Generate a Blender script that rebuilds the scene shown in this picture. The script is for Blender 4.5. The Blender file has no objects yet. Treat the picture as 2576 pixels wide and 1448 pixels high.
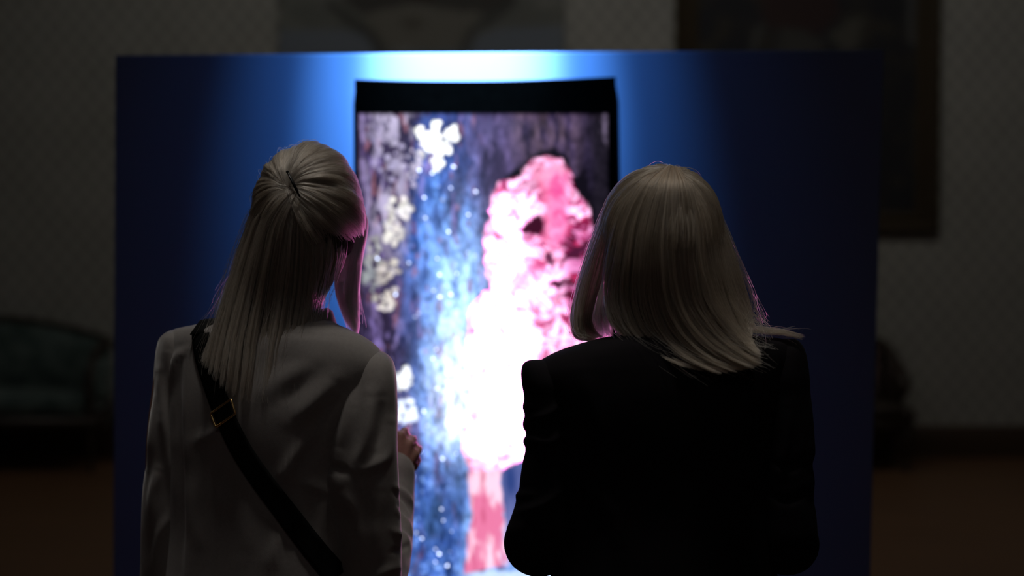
import bpy, bmesh, math
import numpy as np
from mathutils import Vector, Matrix
from mathutils.bvhtree import BVHTree

S = bpy.context.scene
COL = S.collection
rng = np.random.default_rng(7)

# ------------------------------------------------------------------ camera
FPX = 3578.0                       # 50 mm lens on a 36 mm sensor, 2576 px wide
PITCH = math.radians(2.0)
CAM = np.array([0.0, 0.0, 1.5])
cam_d = bpy.data.cameras.new('camera')
cam = bpy.data.objects.new('camera', cam_d)
COL.objects.link(cam)
cam.location = CAM
cam.rotation_euler = (math.pi / 2 - PITCH, 0, 0)
cam_d.sensor_width = 36.0
cam_d.lens = FPX * 36.0 / 2576.0
cam_d.clip_start = 0.05
cam_d.clip_end = 60
cam_d.dof.use_dof = True
cam_d.dof.focus_distance = 2.50
cam_d.dof.aperture_fstop = 1.6
S.camera = cam

# ------------------------------------------------------------------ world, exposure, lights
S.view_settings.view_transform = 'Standard'
S.view_settings.look = 'None'
S.view_settings.exposure = 0.0
S.view_settings.gamma = 1.0
S.view_settings.use_curve_mapping = False
W = bpy.data.worlds.new('world')
S.world = W
W.use_nodes = True
W.node_tree.nodes['Background'].inputs[0].default_value = (0.55, 0.6, 0.7, 1)
W.node_tree.nodes['Background'].inputs[1].default_value = 0.0


def aim(o, target):
    d = Vector(target) - o.location
    o.rotation_euler = d.to_track_quat('-Z', 'Y').to_euler()


def area(name, loc, target, size, sizey, power, color):
    l = bpy.data.lights.new(name, 'AREA')
    l.shape = 'RECTANGLE'
    l.size, l.size_y, l.energy, l.color = size, sizey, power, color
    o = bpy.data.objects.new(name, l)
    COL.objects.link(o)
    o.location = loc
    aim(o, target)
    return o


def spot(name, loc, target, deg, blend, power, color, radius=0.03):
    l = bpy.data.lights.new(name, 'SPOT')
    l.spot_size, l.spot_blend, l.energy, l.color = math.radians(deg), blend, power, color
    l.shadow_soft_size = radius
    o = bpy.data.objects.new(name, l)
    COL.objects.link(o)
    o.location = loc
    aim(o, target)
    return o


PX = -0.135                        # centre line of the lit part of the panel
# two dim ceiling spots, one over each visitor
spot('visitor_spot', (-0.42, 2.25, 4.6), (-0.44, 2.66, 1.3), 25, 1.0, 92.0, (1.0, 0.94, 0.87), 0.22)
spot('visitor_spot', (0.36, 2.05, 4.6), (0.34, 2.46, 1.3), 25, 1.0, 92.0, (1.0, 0.93, 0.84), 0.22)
# weak washers over the papered wall and the floor before it
area('wall_washer', (2.4, 7.6, 4.6), (2.4, 9.7, 1.2), 3.2, 0.3, 3.2, (1.0, 0.99, 0.94))
area('wall_washer', (-1.8, 7.6, 4.6), (-2.2, 9.7, 1.4), 3.2, 0.3, 2.3, (0.98, 1.0, 0.90))
area('floor_glow', (0.4, 6.6, 4.6), (0.4, 7.4, 0.0), 4.5, 1.2, 16.0, (1.0, 0.95, 0.86))
# blue exhibition spots grazing the panel from the ceiling
spot('panel_spot', (PX, 2.60, 4.30), (PX, 3.92, 1.90), 44, 1.0, 32.0, (0.15, 0.40, 1.0))
spot('panel_spot', (PX, 2.60, 4.30), (PX, 3.92, 1.95), 30, 1.0, 500.0, (0.12, 0.44, 1.0))
spot('panel_spot', (PX, 2.60, 4.30), (PX, 3.92, 1.98), 20.5, 1.0, 2950.0, (0.17, 0.51, 1.0))
spot('panel_spot', (PX, 2.60, 4.30), (PX, 3.92, 2.01), 13.5, 1.0, 7600.0, (0.45, 0.75, 1.0))
# faint fill lamp added behind the camera to lift the visitors' dark backs
area('back_fill', (0.0, -1.4, 4.5), (0.0, 2.5, 1.0), 2.0, 1.0, 4.0, (1.0, 0.95, 0.9))

# ------------------------------------------------------------------ helpers
TP, CP, SP = math.tan(PITCH), math.cos(PITCH), math.sin(PITCH)


def P(px, py, y):
    """World point seen at photo pixel (px, py) at distance y into the room (arrays welcome)."""
    px, py, y = np.broadcast_arrays(np.asarray(px, float), np.asarray(py, float), np.asarray(y, float))
    a = (px - 1288.0) / FPX
    b = (724.0 - py) / FPX
    dy = CP + b * SP
    dz = -SP + b * CP
    t = y / dy
    return np.stack([a * t, y, CAM[2] + dz * t], -1)


def proj(p):
    p = np.asarray(p, float) - CAM
    f = p[..., 1] * CP - p[..., 2] * SP
    u = p[..., 1] * SP + p[..., 2] * CP
    return 1288.0 + FPX * p[..., 0] / f, 724.0 - FPX * u / f


def _hash(ix, iy, iz):
    h = (ix * 374761393 + iy * 668265263 + iz * 2147483647 % 1000003) & 0xffffffff
    h = (h ^ (h >> 13)) * 1274126177 & 0xffffffff
    h = (h ^ (h >> 16)) * 2246822519 & 0xffffffff
    return ((h ^ (h >> 15)) & 0xffff) / 65535.0


def vnoise(x, y=0.0, z=0.0):
    """Smooth value noise in -1..1."""
    x, y, z = np.broadcast_arrays(np.asarray(x, float), np.asarray(y, float), np.asarray(z, float))
    xi, yi, zi = np.floor(x), np.floor(y), np.floor(z)
    fx, fy, fz = x - xi, y - yi, z - zi
    fx, fy, fz = [f * f * (3 - 2 * f) for f in (fx, fy, fz)]
    xi, yi, zi = [v.astype(np.int64) for v in (xi, yi, zi)]
    r = 0
    for a in (0, 1):
        for b in (0, 1):
            for c in (0, 1):
                w = (fx if a else 1 - fx) * (fy if b else 1 - fy) * (fz if c else 1 - fz)
                r = r + w * _hash(xi + a, yi + b, zi + c)
    return r * 2 - 1


def fbm(x, y=0.0, z=0.0, o=4):
    r, a, t = 0, 1.0, 0
    for k in range(o):
        r = r + a * vnoise(x * 2 ** k + 17 * k, y * 2 ** k + 31 * k, z * 2 ** k)
        t += a
        a *= 0.55
    return r / t


def sstep(a, b, x):
    t = np.clip((x - a) / (b - a), 0, 1)
    return t * t * (3 - 2 * t)


def link(name, me, mat, parent=None, smooth=True):
    o = bpy.data.objects.new(name, me)
    COL.objects.link(o)
    if mat is not None:
        me.materials.clear()
        me.materials.append(mat)
    if smooth and len(me.polygons):
        me.polygons.foreach_set('use_smooth', [True] * len(me.polygons))
    if parent is not None:
        o.parent = parent
        o.matrix_parent_inverse = Matrix.Translation(-Vector(parent.matrix_world_loc)) if hasattr(parent, 'matrix_world_loc') else parent_inv(parent)
    return o


def parent_inv(parent):
    m = Matrix.Identity(4)
    chain = []
    p = parent
    while p is not None:
        chain.append(p)
        p = p.parent
    for p in reversed(chain):
        m = m @ p.matrix_parent_inverse @ p.matrix_basis
    return m.inverted()


def tag(o, label=None, cat=None, group=None, kind=None):
    if label:
        o['label'] = label
    if cat:
        o['category'] = cat
    if group:
        o['group'] = group
    if kind:
        o['kind'] = kind
    return o


def thing(name, loc, label, cat, rz=0.0, group=None):
    o = bpy.data.objects.new(name, None)
    COL.objects.link(o)
    o.location = loc
    o.rotation_euler = (0, 0, rz)
    o.empty_display_size = 0.1
    return tag(o, label, cat, group)


def mesh(verts, faces, name='m'):
    me = bpy.data.meshes.new(name)
    me.from_pydata([tuple(map(float, v)) for v in verts], [], [tuple(map(int, f)) for f in faces])
    me.update()
    return me


def merge(parts):
    V, F, n = [], [], 0
    for v, f in parts:
        V.append(np.asarray(v, float))
        F += [tuple(i + n for i in q) for q in f]
        n += len(v)
    return np.concatenate(V), F


def rings_mesh(R, cap0=True, cap1=True):
    """Loft through rings R (m, n, 3)."""
    R = np.asarray(R, float)
    m, n = R.shape[:2]
    V = R.reshape(-1, 3)
    F = []
    for i in range(m - 1):
        for j in range(n):
            k = (j + 1) % n
            F.append((i * n + j, i * n + k, (i + 1) * n + k, (i + 1) * n + j))
    V = list(V)
    if cap0:
        V.append(R[0].mean(0))
        c = len(V) - 1
        F += [(c, (j + 1) % n, j) for j in range(n)]
    if cap1:
        V.append(R[-1].mean(0))
        c = len(V) - 1
        b = (m - 1) * n
        F += [(c, b + j, b + (j + 1) % n) for j in range(n)]
    return np.array(V), F


def catmull(pts, k):
    """Resample control points (n, d) to k points along a Catmull-Rom curve."""
    pts = np.asarray(pts, float)
    n = len(pts)
    t = np.linspace(0, n - 1, k)
    i = np.clip(np.floor(t).astype(int), 0, n - 2)
    f = (t - i)[:, None]
    e = np.concatenate([[2 * pts[0] - pts[1]], pts, [2 * pts[-1] - pts[-2]]])
    p0, p1, p2, p3 = e[i], e[i + 1], e[i + 2], e[i + 3]
    return 0.5 * (2 * p1 + (p2 - p0) * f + (2 * p0 - 5 * p1 + 4 * p2 - p3) * f ** 2 + (3 * p1 - p0 - 3 * p2 + p3) * f ** 3)


def tube(pts, radii, n=16, k=None, flat=1.0, caps=True):
    """Round tube along points with radii, rounded ends."""
    pts = np.asarray(pts, float)
    radii = np.broadcast_to(np.asarray(radii, float), (len(pts),))
    if k:
        c = catmull(np.concatenate([pts, radii[:, None]], 1), k)
        pts, radii = c[:, :3], c[:, 3]
    T = np.gradient(pts, axis=0)
    T /= np.linalg.norm(T, axis=1)[:, None] + 1e-12
    if caps:
        a = [0.97, 0.8, 0.5, 0.15]
        h0 = [pts[0] - T[0] * radii[0] * v for v in a]
        h1 = [pts[-1] + T[-1] * radii[-1] * v for v in a[::-1]]
        rr = [math.sqrt(1 - v * v) for v in a]
        pts = np.concatenate([h0, pts, h1])
        radii = np.concatenate([[radii[0] * v for v in rr], radii, [radii[-1] * v for v in rr[::-1]]])
        T = np.concatenate([[T[0]] * 4, T, [T[-1]] * 4])
    u = np.cross(T[0], [0.13, 0.2, 0.97])
    if np.linalg.norm(u) < 0.2:
        u = np.cross(T[0], [1, 0, 0])
    R = []
    ph = np.linspace(0, 2 * np.pi, n, endpoint=False)
    for p, r, d in zip(pts, radii, T):
        u = u - d * np.dot(u, d)
        u /= np.linalg.norm(u)
        v = np.cross(d, u)
        R.append(p + r * (np.cos(ph)[:, None] * u + flat * np.sin(ph)[:, None] * v))
    return rings_mesh(R)


def ball(c, rx, ry=None, rz=None, rot=None, nu=24, nv=14):
    ry = rx if ry is None else ry
    rz = rx if rz is None else rz
    th = np.linspace(0.02, np.pi - 0.02, nv)
    ph = np.linspace(0, 2 * np.pi, nu, endpoint=False)
    R = np.stack([np.sin(th)[:, None] * np.cos(ph) * rx, np.sin(th)[:, None] * np.sin(ph) * ry, np.cos(th)[:, None] * np.ones(nu) * rz], -1)
    R = R[:, ::-1]
    if rot is not None:
        R = R @ np.asarray(rot).T
    return rings_mesh(R + np.asarray(c, float))


def box(x0, x1, y0, y1, z0, z1):
    V = [(x, y, z) for x in (x0, x1) for y in (y0, y1) for z in (z0, z1)]
    F = [(0, 1, 3, 2), (4, 6, 7, 5), (0, 4, 5, 1), (2, 3, 7, 6), (0, 2, 6, 4), (1, 5, 7, 3)]
    return np.array(V, float), F


def bevelled(vf, width, seg=3):
    me = mesh(*vf)
    bm = bmesh.new()
    bm.from_mesh(me)
    bmesh.ops.recalc_face_normals(bm, faces=bm.faces)
    bmesh.ops.bevel(bm, geom=bm.edges[:], offset=width, segments=seg, affect='EDGES', profile=0.5)
    bm.to_mesh(me)
    bm.free()
    return me


def cushion(x0, x1, y0, y1, z0, z1, puff=0.02, r=0.05):
    """Padded block: bevelled box with domed faces."""
    me = bevelled(box(x0, x1, y0, y1, z0, z1), r, 4)
    bm = bmesh.new()
    bm.from_mesh(me)
    bmesh.ops.subdivide_edges(bm, edges=[e for e in bm.edges if e.calc_length() > 0.15], cuts=5, use_grid_fill=True)
    c = Vector(((x0 + x1) / 2, (y0 + y1) / 2, (z0 + z1) / 2))
    h = Vector(((x1 - x0) / 2, (y1 - y0) / 2, (z1 - z0) / 2))
    for v in bm.verts:
        d = v.co - c
        u = [min(1, abs(d[i]) / h[i]) for i in range(3)]
        for i in range(3):
            j, k = (i + 1) % 3, (i + 2) % 3
            if u[i] > 0.9:
                v.co[i] += math.copysign(puff * (1 - u[j] ** 2) * (1 - u[k] ** 2), d[i])
    bm.to_mesh(me)
    bm.free()
    return me


def remesh(vf, voxel, smooth=4, factor=0.5):
    me = mesh(*vf)
    o = bpy.data.objects.new('tmp', me)
    COL.objects.link(o)
    m = o.modifiers.new('r', 'REMESH')
    m.mode = 'VOXEL'
    m.voxel_size = voxel
    if smooth:
        s = o.modifiers.new('s', 'SMOOTH')
        s.iterations = smooth
        s.factor = factor
    dg = bpy.context.evaluated_depsgraph_get()
    dg.update()
    out = bpy.data.meshes.new_from_object(o.evaluated_get(dg))
    bpy.data.objects.remove(o)
    bpy.data.meshes.remove(me)
    return out


def get_co(me):
    a = np.empty(len(me.vertices) * 3)
    me.vertices.foreach_get('co', a)
    return a.reshape(-1, 3)


def get_no(me):
    a = np.empty(len(me.vertices) * 3)
    me.vertices.foreach_get('normal', a)
    return a.reshape(-1, 3)


def set_co(me, co):
    me.vertices.foreach_set('co', np.asarray(co, float).ravel())
    me.update()


def flip_out(me):
    bm = bmesh.new()
    bm.from_mesh(me)
    bmesh.ops.recalc_face_normals(bm, faces=bm.faces)
    bm.to_mesh(me)
    bm.free()


def folds(me, lines, rough=0.0, rfreq=14.0, seed=0.0):
    """Press cloth folds into a mesh: each line = (points in photo pixels, height in m, width in px)."""
    co, no = get_co(me), get_no(me)
    u, v = proj(co)
    toward = CAM - co
    toward /= np.linalg.norm(toward, axis=1)[:, None]
    facing = np.clip((no * toward).sum(1) * 2.5, 0, 1)
    d = np.zeros(len(co))
    for pts, amp, wid in lines:
        pts = catmull(pts, 24)
        best = np.full(len(co), 1e9)
        tt = np.zeros(len(co))
        for i in range(len(pts) - 1):
            a, b = pts[i], pts[i + 1]
            ab = b - a
            t = np.clip(((u - a[0]) * ab[0] + (v - a[1]) * ab[1]) / (ab @ ab + 1e-9), 0, 1)
            q = np.hypot(u - a[0] - t * ab[0], v - a[1] - t * ab[1])
            better = q < best
            best = np.where(better, q, best)
            tt = np.where(better, (i + t) / (len(pts) - 1), tt)
        fade = np.sin(np.pi * np.clip(tt, 0.04, 0.96)) ** 0.6
        d += amp * fade * np.exp(-(best / wid) ** 2)
    d *= facing
    if rough:
        d += rough * fbm(co[:, 0] * rfreq + seed, co[:, 1] * rfreq, co[:, 2] * rfreq * 0.45, 3)
    set_co(me, co + no * d[:, None])


# ------------------------------------------------------------------ materials
def mat(name, color, rough=0.6, metal=0.0, spec=0.5, sheen=0.0, noise=None, bump=None):
    m = bpy.data.materials.new(name)
    m.use_nodes = True
    nt = m.node_tree
    b = nt.nodes['Principled BSDF']
    b.inputs['Base Color'].default_value = (*color, 1)
    b.inputs['Roughness'].default_value = rough
    b.inputs['Metallic'].default_value = metal
    b.inputs['Specular IOR Level'].default_value = spec
    if sheen:
        b.inputs['Sheen Weight'].default_value = sheen
        b.inputs['Sheen Roughness'].default_value = 0.4
    tc = nt.nodes.new('ShaderNodeTexCoord')
    if noise:
        scale, amt, col2 = noise
        mp = nt.nodes.new('ShaderNodeMapping')
        mp.inputs['Scale'].default_value = scale
        nt.links.new(tc.outputs['Object'], mp.inputs[0])
        n = nt.nodes.new('ShaderNodeTexNoise')
        n.inputs['Scale'].default_value = 1.0
        n.inputs['Detail'].default_value = 5
        nt.links.new(mp.outputs[0], n.inputs['Vector'])
        r = nt.nodes.new('ShaderNodeValToRGB')
        r.color_ramp.elements[0].position = 0.5 - amt
        r.color_ramp.elements[1].position = 0.5 + amt
        r.color_ramp.elements[0].color = (*color, 1)
        r.color_ramp.elements[1].color = (*col2, 1)
        nt.links.new(n.outputs['Fac'], r.inputs[0])
        nt.links.new(r.outputs[0], b.inputs['Base Color'])
    if bump:
        scale, strength, dist = bump
        n = nt.nodes.new('ShaderNodeTexNoise')
        n.inputs['Scale'].default_value = scale
        n.inputs['Detail'].default_value = 4
        nt.links.new(tc.outputs['Object'], n.inputs['Vector'])
        bp = nt.nodes.new('ShaderNodeBump')
        bp.inputs['Strength'].default_value = strength
        bp.inputs['Distance'].default_value = dist
        nt.links.new(n.outputs['Fac'], bp.inputs['Height'])
        nt.links.new(bp.outputs[0], b.inputs['Normal'])
    return m


def paint_mat(name, rough=0.7, emit=False):
    """Material that shows the per-vertex print colours of a flat picture."""
    m = bpy.data.materials.new(name)
    m.use_nodes = True
    nt = m.node_tree
    a = nt.nodes.new('ShaderNodeAttribute')
    a.attribute_name = 'print'
    b = nt.nodes['Principled BSDF']
    b.inputs['Roughness'].default_value = rough
    if emit:
        b.inputs['Base Color'].default_value = (0.001, 0.001, 0.001, 1)
        b.inputs['Specular IOR Level'].default_value = 0.0
        nt.links.new(a.outputs['Color'], b.inputs['Emission Color'])
        b.inputs['Emission Strength'].default_value = 1.0
    else:
        nt.links.new(a.outputs['Color'], b.inputs['Base Color'])
    return m


def wallpaper():
    m = bpy.data.materials.new('wallpaper')
    m.use_nodes = True
    nt = m.node_tree
    N, L = nt.nodes, nt.links
    b = N['Principled BSDF']
    b.inputs['Roughness'].default_value = 0.75
    tc = N.new('ShaderNodeTexCoord')
    sp = N.new('ShaderNodeSeparateXYZ')
    L.new(tc.outputs['Object'], sp.inputs[0])

    def mt(op, a, bb=None):
        n = N.new('ShaderNodeMath')
        n.operation = op
        for i, v in enumerate((a, bb)):
            if v is None:
                continue
            if isinstance(v, (int, float)):
                n.inputs[i].default_value = v
            else:
                L.new(v, n.inputs[i])
        return n.outputs[0]
    k = 2 * math.pi / 0.125
    sx = mt('SINE', mt('MULTIPLY', sp.outputs[0], k))
    sz = mt('SINE', mt('MULTIPLY', sp.outputs[2], k * 0.8))
    damask = mt('MULTIPLY', sx, sz)
    s2 = mt('SINE', mt('MULTIPLY', mt('ADD', sp.outputs[0], sp.outputs[2]), k * 2))
    tot = mt('ADD', damask, mt('MULTIPLY', s2, 0.35))
    ns = N.new('ShaderNodeTexNoise')
    ns.inputs['Scale'].default_value = 3.0
    L.new(tc.outputs['Object'], ns.inputs['Vector'])
    tot = mt('ADD', tot, mt('MULTIPLY', mt('SUBTRACT', ns.outputs['Fac'], 0.5), 1.2))
    r = N.new('ShaderNodeValToRGB')
    r.color_ramp.elements[0].position = 0.0
    r.color_ramp.elements[1].position = 1.0
    r.color_ramp.elements[0].color = (0.25, 0.245, 0.22, 1)
    r.color_ramp.elements[1].color = (0.50, 0.49, 0.45, 1)
    L.new(mt('ADD', mt('MULTIPLY', tot, 0.35), 0.5), r.inputs[0])
    L.new(r.outputs[0], b.inputs['Base Color'])
    return m


def hair_mat(name, c1, c2, root=None):
    m = bpy.data.materials.new(name)
    m.use_nodes = True
    nt = m.node_tree
    N, L = nt.nodes, nt.links
    N.remove(N['Principled BSDF'])
    out = N['Material Output']
    h = N.new('ShaderNodeBsdfHairPrincipled')
    h.parametrization = 'COLOR'
    h.inputs['Roughness'].default_value = 0.35
    h.inputs['Radial Roughness'].default_value = 0.45
    h.inputs['Random Roughness'].default_value = 0.3
    info = N.new('ShaderNodeHairInfo')
    r = N.new('ShaderNodeValToRGB')
    r.color_ramp.elements[0].color = (*c1, 1)
    r.color_ramp.elements[1].color = (*c2, 1)
    L.new(info.outputs['Random'], r.inputs[0])
    L.new(r.outputs[0], h.inputs['Color'])
    if root:
        mx = N.new('ShaderNodeMix')
        mx.data_type = 'RGBA'
        mx.blend_type = 'MULTIPLY'
        mx.inputs['Factor'].default_value = 1.0
        rr = N.new('ShaderNodeValToRGB')
        rr.color_ramp.elements[0].color = (*root, 1)
        rr.color_ramp.elements[1].color = (1, 1, 1, 1)
        rr.color_ramp.elements[1].position = 0.28
        L.new(info.outputs['Intercept'], rr.inputs[0])
        L.new(r.outputs[0], mx.inputs[6])
        L.new(rr.outputs[0], mx.inputs[7])
        L.new(mx.outputs[2], h.inputs['Color'])
    L.new(h.outputs[0], out.inputs['Surface'])
    return m


M_paper = wallpaper()
M_plaster = mat('plaster', (0.18, 0.17, 0.15), 0.85, noise=((3, 3, 3), 0.2, (0.22, 0.21, 0.19)))
M_wood = mat('floor_wood', (0.10, 0.048, 0.022), 0.5, noise=((1.2, 22, 22), 0.25, (0.20, 0.10, 0.045)))
M_skirt = mat('dark_wood', (0.05, 0.028, 0.016), 0.5, noise=((2, 30, 30), 0.25, (0.085, 0.05, 0.03)))
M_panel = mat('blue_panel', (0.14, 0.185, 0.33), 0.85, spec=0.1, noise=((9, 9, 9), 0.3, (0.135, 0.18, 0.32)))
M_bezel = mat('display_black', (0.0002, 0.0002, 0.0002), 0.9, spec=0.0, noise=((40, 40, 40), 0.3, (0.0003, 0.0003, 0.0003)))
M_screen = paint_mat('lit_screen', 0.6, emit=True)
M_print = paint_mat('painted_canvas', 0.75)
M_gilt = mat('old_gilt', (0.035, 0.024, 0.012), 0.55, spec=0.25, noise=((30, 30, 30), 0.2, (0.055, 0.037, 0.017)))
M_greycloth = mat('grey_wool', (0.27, 0.25, 0.24), 0.9, spec=0.15, sheen=0.55, noise=((160, 160, 160), 0.25, (0.31, 0.29, 0.275)), bump=(900, 0.25, 0.0006))
M_blackcloth = mat('black_wool', (0.014, 0.012, 0.015), 0.95, spec=0.06, noise=((160, 160, 160), 0.25, (0.014, 0.013, 0.015)), bump=(900, 0.25, 0.0006))
M_blacktrouser = mat('black_trousers', (0.010, 0.010, 0.012), 0.9, spec=0.1, noise=((160, 160, 160), 0.25, (0.014, 0.014, 0.016)))
M_shoe = mat('shoe_leather', (0.012, 0.011, 0.011), 0.35, noise=((60, 60, 60), 0.2, (0.02, 0.018, 0.017)))
M_strap = mat('black_webbing', (0.006, 0.006, 0.006), 0.85, spec=0.1, noise=((300, 300, 300), 0.2, (0.010, 0.010, 0.010)))
M_gold = mat('brass', (0.85, 0.58, 0.22), 0.28, metal=1.0, noise=((80, 80, 80), 0.2, (0.9, 0.66, 0.28)))
M_skin = mat('skin', (0.32, 0.165, 0.13), 0.5, spec=0.3, noise=((55, 55, 55), 0.25, (0.43, 0.24, 0.185)), bump=(320, 0.25, 0.001))
M_skin.node_tree.nodes['Principled BSDF'].inputs['Subsurface Weight'].default_value = 0.12
M_skin.node_tree.nodes['Principled BSDF'].inputs['Subsurface Radius'].default_value = (0.008, 0.003, 0.0015)
M_eye = mat('eye_white', (0.7, 0.68, 0.65), 0.2, noise=((20, 20, 20), 0.2, (0.72, 0.70, 0.68)))
M_iris = mat('iris', (0.05, 0.08, 0.10), 0.2, noise=((300, 300, 300), 0.2, (0.09, 0.13, 0.15)))
M_brow = mat('brow', (0.20, 0.14, 0.09), 0.8, noise=((300, 300, 300), 0.2, (0.26, 0.19, 0.12)))
M_lip = mat('lip', (0.42, 0.16, 0.14), 0.4, noise=((120, 120, 120), 0.2, (0.46, 0.19, 0.17)))
M_hair1 = hair_mat('ash_blonde_hair', (0.16, 0.125, 0.095), (0.42, 0.36, 0.29))
M_hair2 = hair_mat('golden_blonde_hair', (0.17, 0.125, 0.088), (0.48, 0.39, 0.29), (0.42, 0.36, 0.32))
M_hair3 = hair_mat('backlit_hair', (0.52, 0.43, 0.36), (0.74, 0.66, 0.58))  # hair colour lightened so these strands read as backlit by the pink screen
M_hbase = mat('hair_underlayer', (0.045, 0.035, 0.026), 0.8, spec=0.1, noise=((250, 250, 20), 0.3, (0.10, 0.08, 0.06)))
M_clip = mat('clip_plastic', (0.006, 0.006, 0.007), 0.35, noise=((80, 80, 80), 0.2, (0.01, 0.01, 0.011)))
M_green = mat('green_damask', (0.045, 0.075, 0.070), 0.8, sheen=0.2, noise=((9, 9, 9), 0.12, (0.11, 0.15, 0.14)))
M_pinkcloth = mat('faded_pink_upholstery', (0.20, 0.13, 0.13), 0.85, noise=((8, 8, 8), 0.12, (0.30, 0.21, 0.21)))
M_chairwood = mat('chair_wood', (0.022, 0.014, 0.010), 0.45, noise=((6, 40, 40), 0.25, (0.04, 0.026, 0.017)))

# ------------------------------------------------------------------ room shell
X0, X1, Y0, Y1, ZC = -6.0, 6.0, -2.0, 9.7, 5.0


def struct(name, vf, m, parent=None):
    o = link(name, mesh(*vf), m, parent, smooth=False)
    if parent is None:
        o['kind'] = 'structure'
    return o


floor = struct('floor', box(X0 - .2, X1 + .2, Y0 - .2, Y1 + .2, -0.2, -0.02), M_skirt)
struct('wall_back', box(X0 - .2, X1 + .2, Y1, Y1 + .2, -0.02, ZC), M_paper)
struct('wall_left', box(X0 - .2, X0, Y0, Y1, -0.02, ZC), M_paper)
struct('wall_right', box(X1, X1 + .2, Y0, Y1, -0.02, ZC), M_paper)
struct('wall_front', box(X0 - .2, X1 + .2, Y0 - .2, Y0, -0.02, ZC), M_paper)
struct('ceiling', box(X0 - .2, X1 + .2, Y0 - .2, Y1 + .2, ZC, ZC + .2), M_plaster)
# floor boards: shared meshes of four lengths, laid in staggered rows across the room
BW = 0.165
board_me = {}
for Ln in (1.5, 2.25, 3.0, 4.5):
    board_me[Ln] = bevelled(box(0.001, Ln - 0.001, 0.0012, BW - 0.0012, -0.02, 0.0), 0.0012, 1)
    board_me[Ln].materials.append(M_wood)
pat = [(4.5, 3.0, 4.5), (3.0, 4.5, 4.5), (2.25, 4.5, 3.0, 2.25), (4.5, 4.5, 3.0), (1.5, 4.5, 4.5, 1.5)]
row = 0
y = Y0
while y + BW < Y1 + 0.1:
    x = X0
    for Ln in pat[row % 5]:
        o = bpy.data.objects.new('floor_board', board_me[Ln])
        COL.objects.link(o)
        o.location = (x, y, 0)
        o.parent = floor
        x += Ln
    row += 1
    y += BW


def skirting(name, a, b, axis):
    """Moulded skirting: stepped and rounded profile swept along a wall."""
    prof = [(0, 0), (0.032, 0), (0.032, 0.15), (0.027, 0.165), (0.024, 0.185), (0.016, 0.20), (0.012, 0.215), (0, 0.22)]
    V, F = [], []
    for e in (a, b):
        for d, z in prof:
            V.append((e, Y1 - d, z) if axis == 'x' else ((X0 + d, e, z) if axis == 'l' else (X1 - d, e, z)))
    n = len(prof)
    for i in range(n):
        j = (i + 1) % n
        F.append((i, j, n + j, n + i))
    F += [tuple(range(n)), tuple(range(2 * n - 1, n - 1, -1))]
    me = mesh(V, F)
    flip_out(me)
    o = link(name, me, M_skirt, smooth=False)
    o['kind'] = 'structure'


skirting('baseboard_back', X0, X1, 'x')
skirting('baseboard_left', Y0, Y1 - 0.033, 'l')
skirting('baseboard_right', Y0, Y1 - 0.033, 'r')


# ------------------------------------------------------------------ flat pictures as coloured grids
def picture(name, corners, nx, ny, color, m, parent):
    """Flat print: grid between four world corners (tl, tr, br, bl); color(U, V) gives (ny, nx, 3), U, V in 0..1."""
    tl, tr, br, bl = [np.asarray(c, float) for c in corners]
    u = np.linspace(0, 1, nx)[None, :, None]
    v = np.linspace(0, 1, ny)[:, None, None]
    G = (tl * (1 - u) + tr * u) * (1 - v) + (bl * (1 - u) + br * u) * v
    V = G.reshape(-1, 3)
    idx = np.arange(nx * ny).reshape(ny, nx)
    F = np.stack([idx[:-1, :-1], idx[1:, :-1], idx[1:, 1:], idx[:-1, 1:]], -1).reshape(-1, 4)
    me = bpy.data.meshes.new(name)
    me.vertices.add(len(V))
    me.vertices.foreach_set('co', V.ravel())
    me.loops.add(F.size)
    me.loops.foreach_set('vertex_index', F.ravel().astype(np.int32))
    me.polygons.add(len(F))
    me.polygons.foreach_set('loop_start', np.arange(0, F.size, 4, dtype=np.int32))
    me.update()
    me.validate()
    U, Vv = np.meshgrid(np.linspace(0, 1, nx), np.linspace(0, 1, ny))
    C = np.clip(color(U, Vv), 0, 50)
    at = me.color_attributes.new('print', 'FLOAT_COLOR', 'POINT')
    at.data.foreach_set('color', np.concatenate([C.reshape(-1, 3), np.ones((nx * ny, 1))], 1).ravel())
    return link(name, me, m, parent, smooth=False)


def in_poly(X, Y, pts, soft=6.0):
    """Soft mask of a smooth closed outline."""
    pts = np.asarray(pts, float)
    n = len(pts)
    inside = np.zeros(X.shape, bool)
    dist = np.full(X.shape, 1e9)
    for i in range(n):
        a, b = pts[i], pts[(i + 1) % n]
        cond = (a[1] > Y) != (b[1] > Y)
        with np.errstate(divide='ignore', invalid='ignore'):
            xi = (b[0] - a[0]) * (Y - a[1]) / (b[1] - a[1] + 1e-12) + a[0]
        inside ^= cond & (X < xi)
        ab = b - a
        t = np.clip(((X - a[0]) * ab[0] + (Y - a[1]) * ab[1]) / (ab @ ab + 1e-9), 0, 1)
        dist = np.minimum(dist, np.hypot(X - a[0] - t * ab[0], Y - a[1] - t * ab[1]))
    sd = np.where(inside, dist, -dist)
    return sstep(-soft, soft, sd), sd


def mixc(c, col, w):
    col = np.asarray(col, float)
    return c * (1 - w[..., None]) + col * w[..., None]


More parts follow.
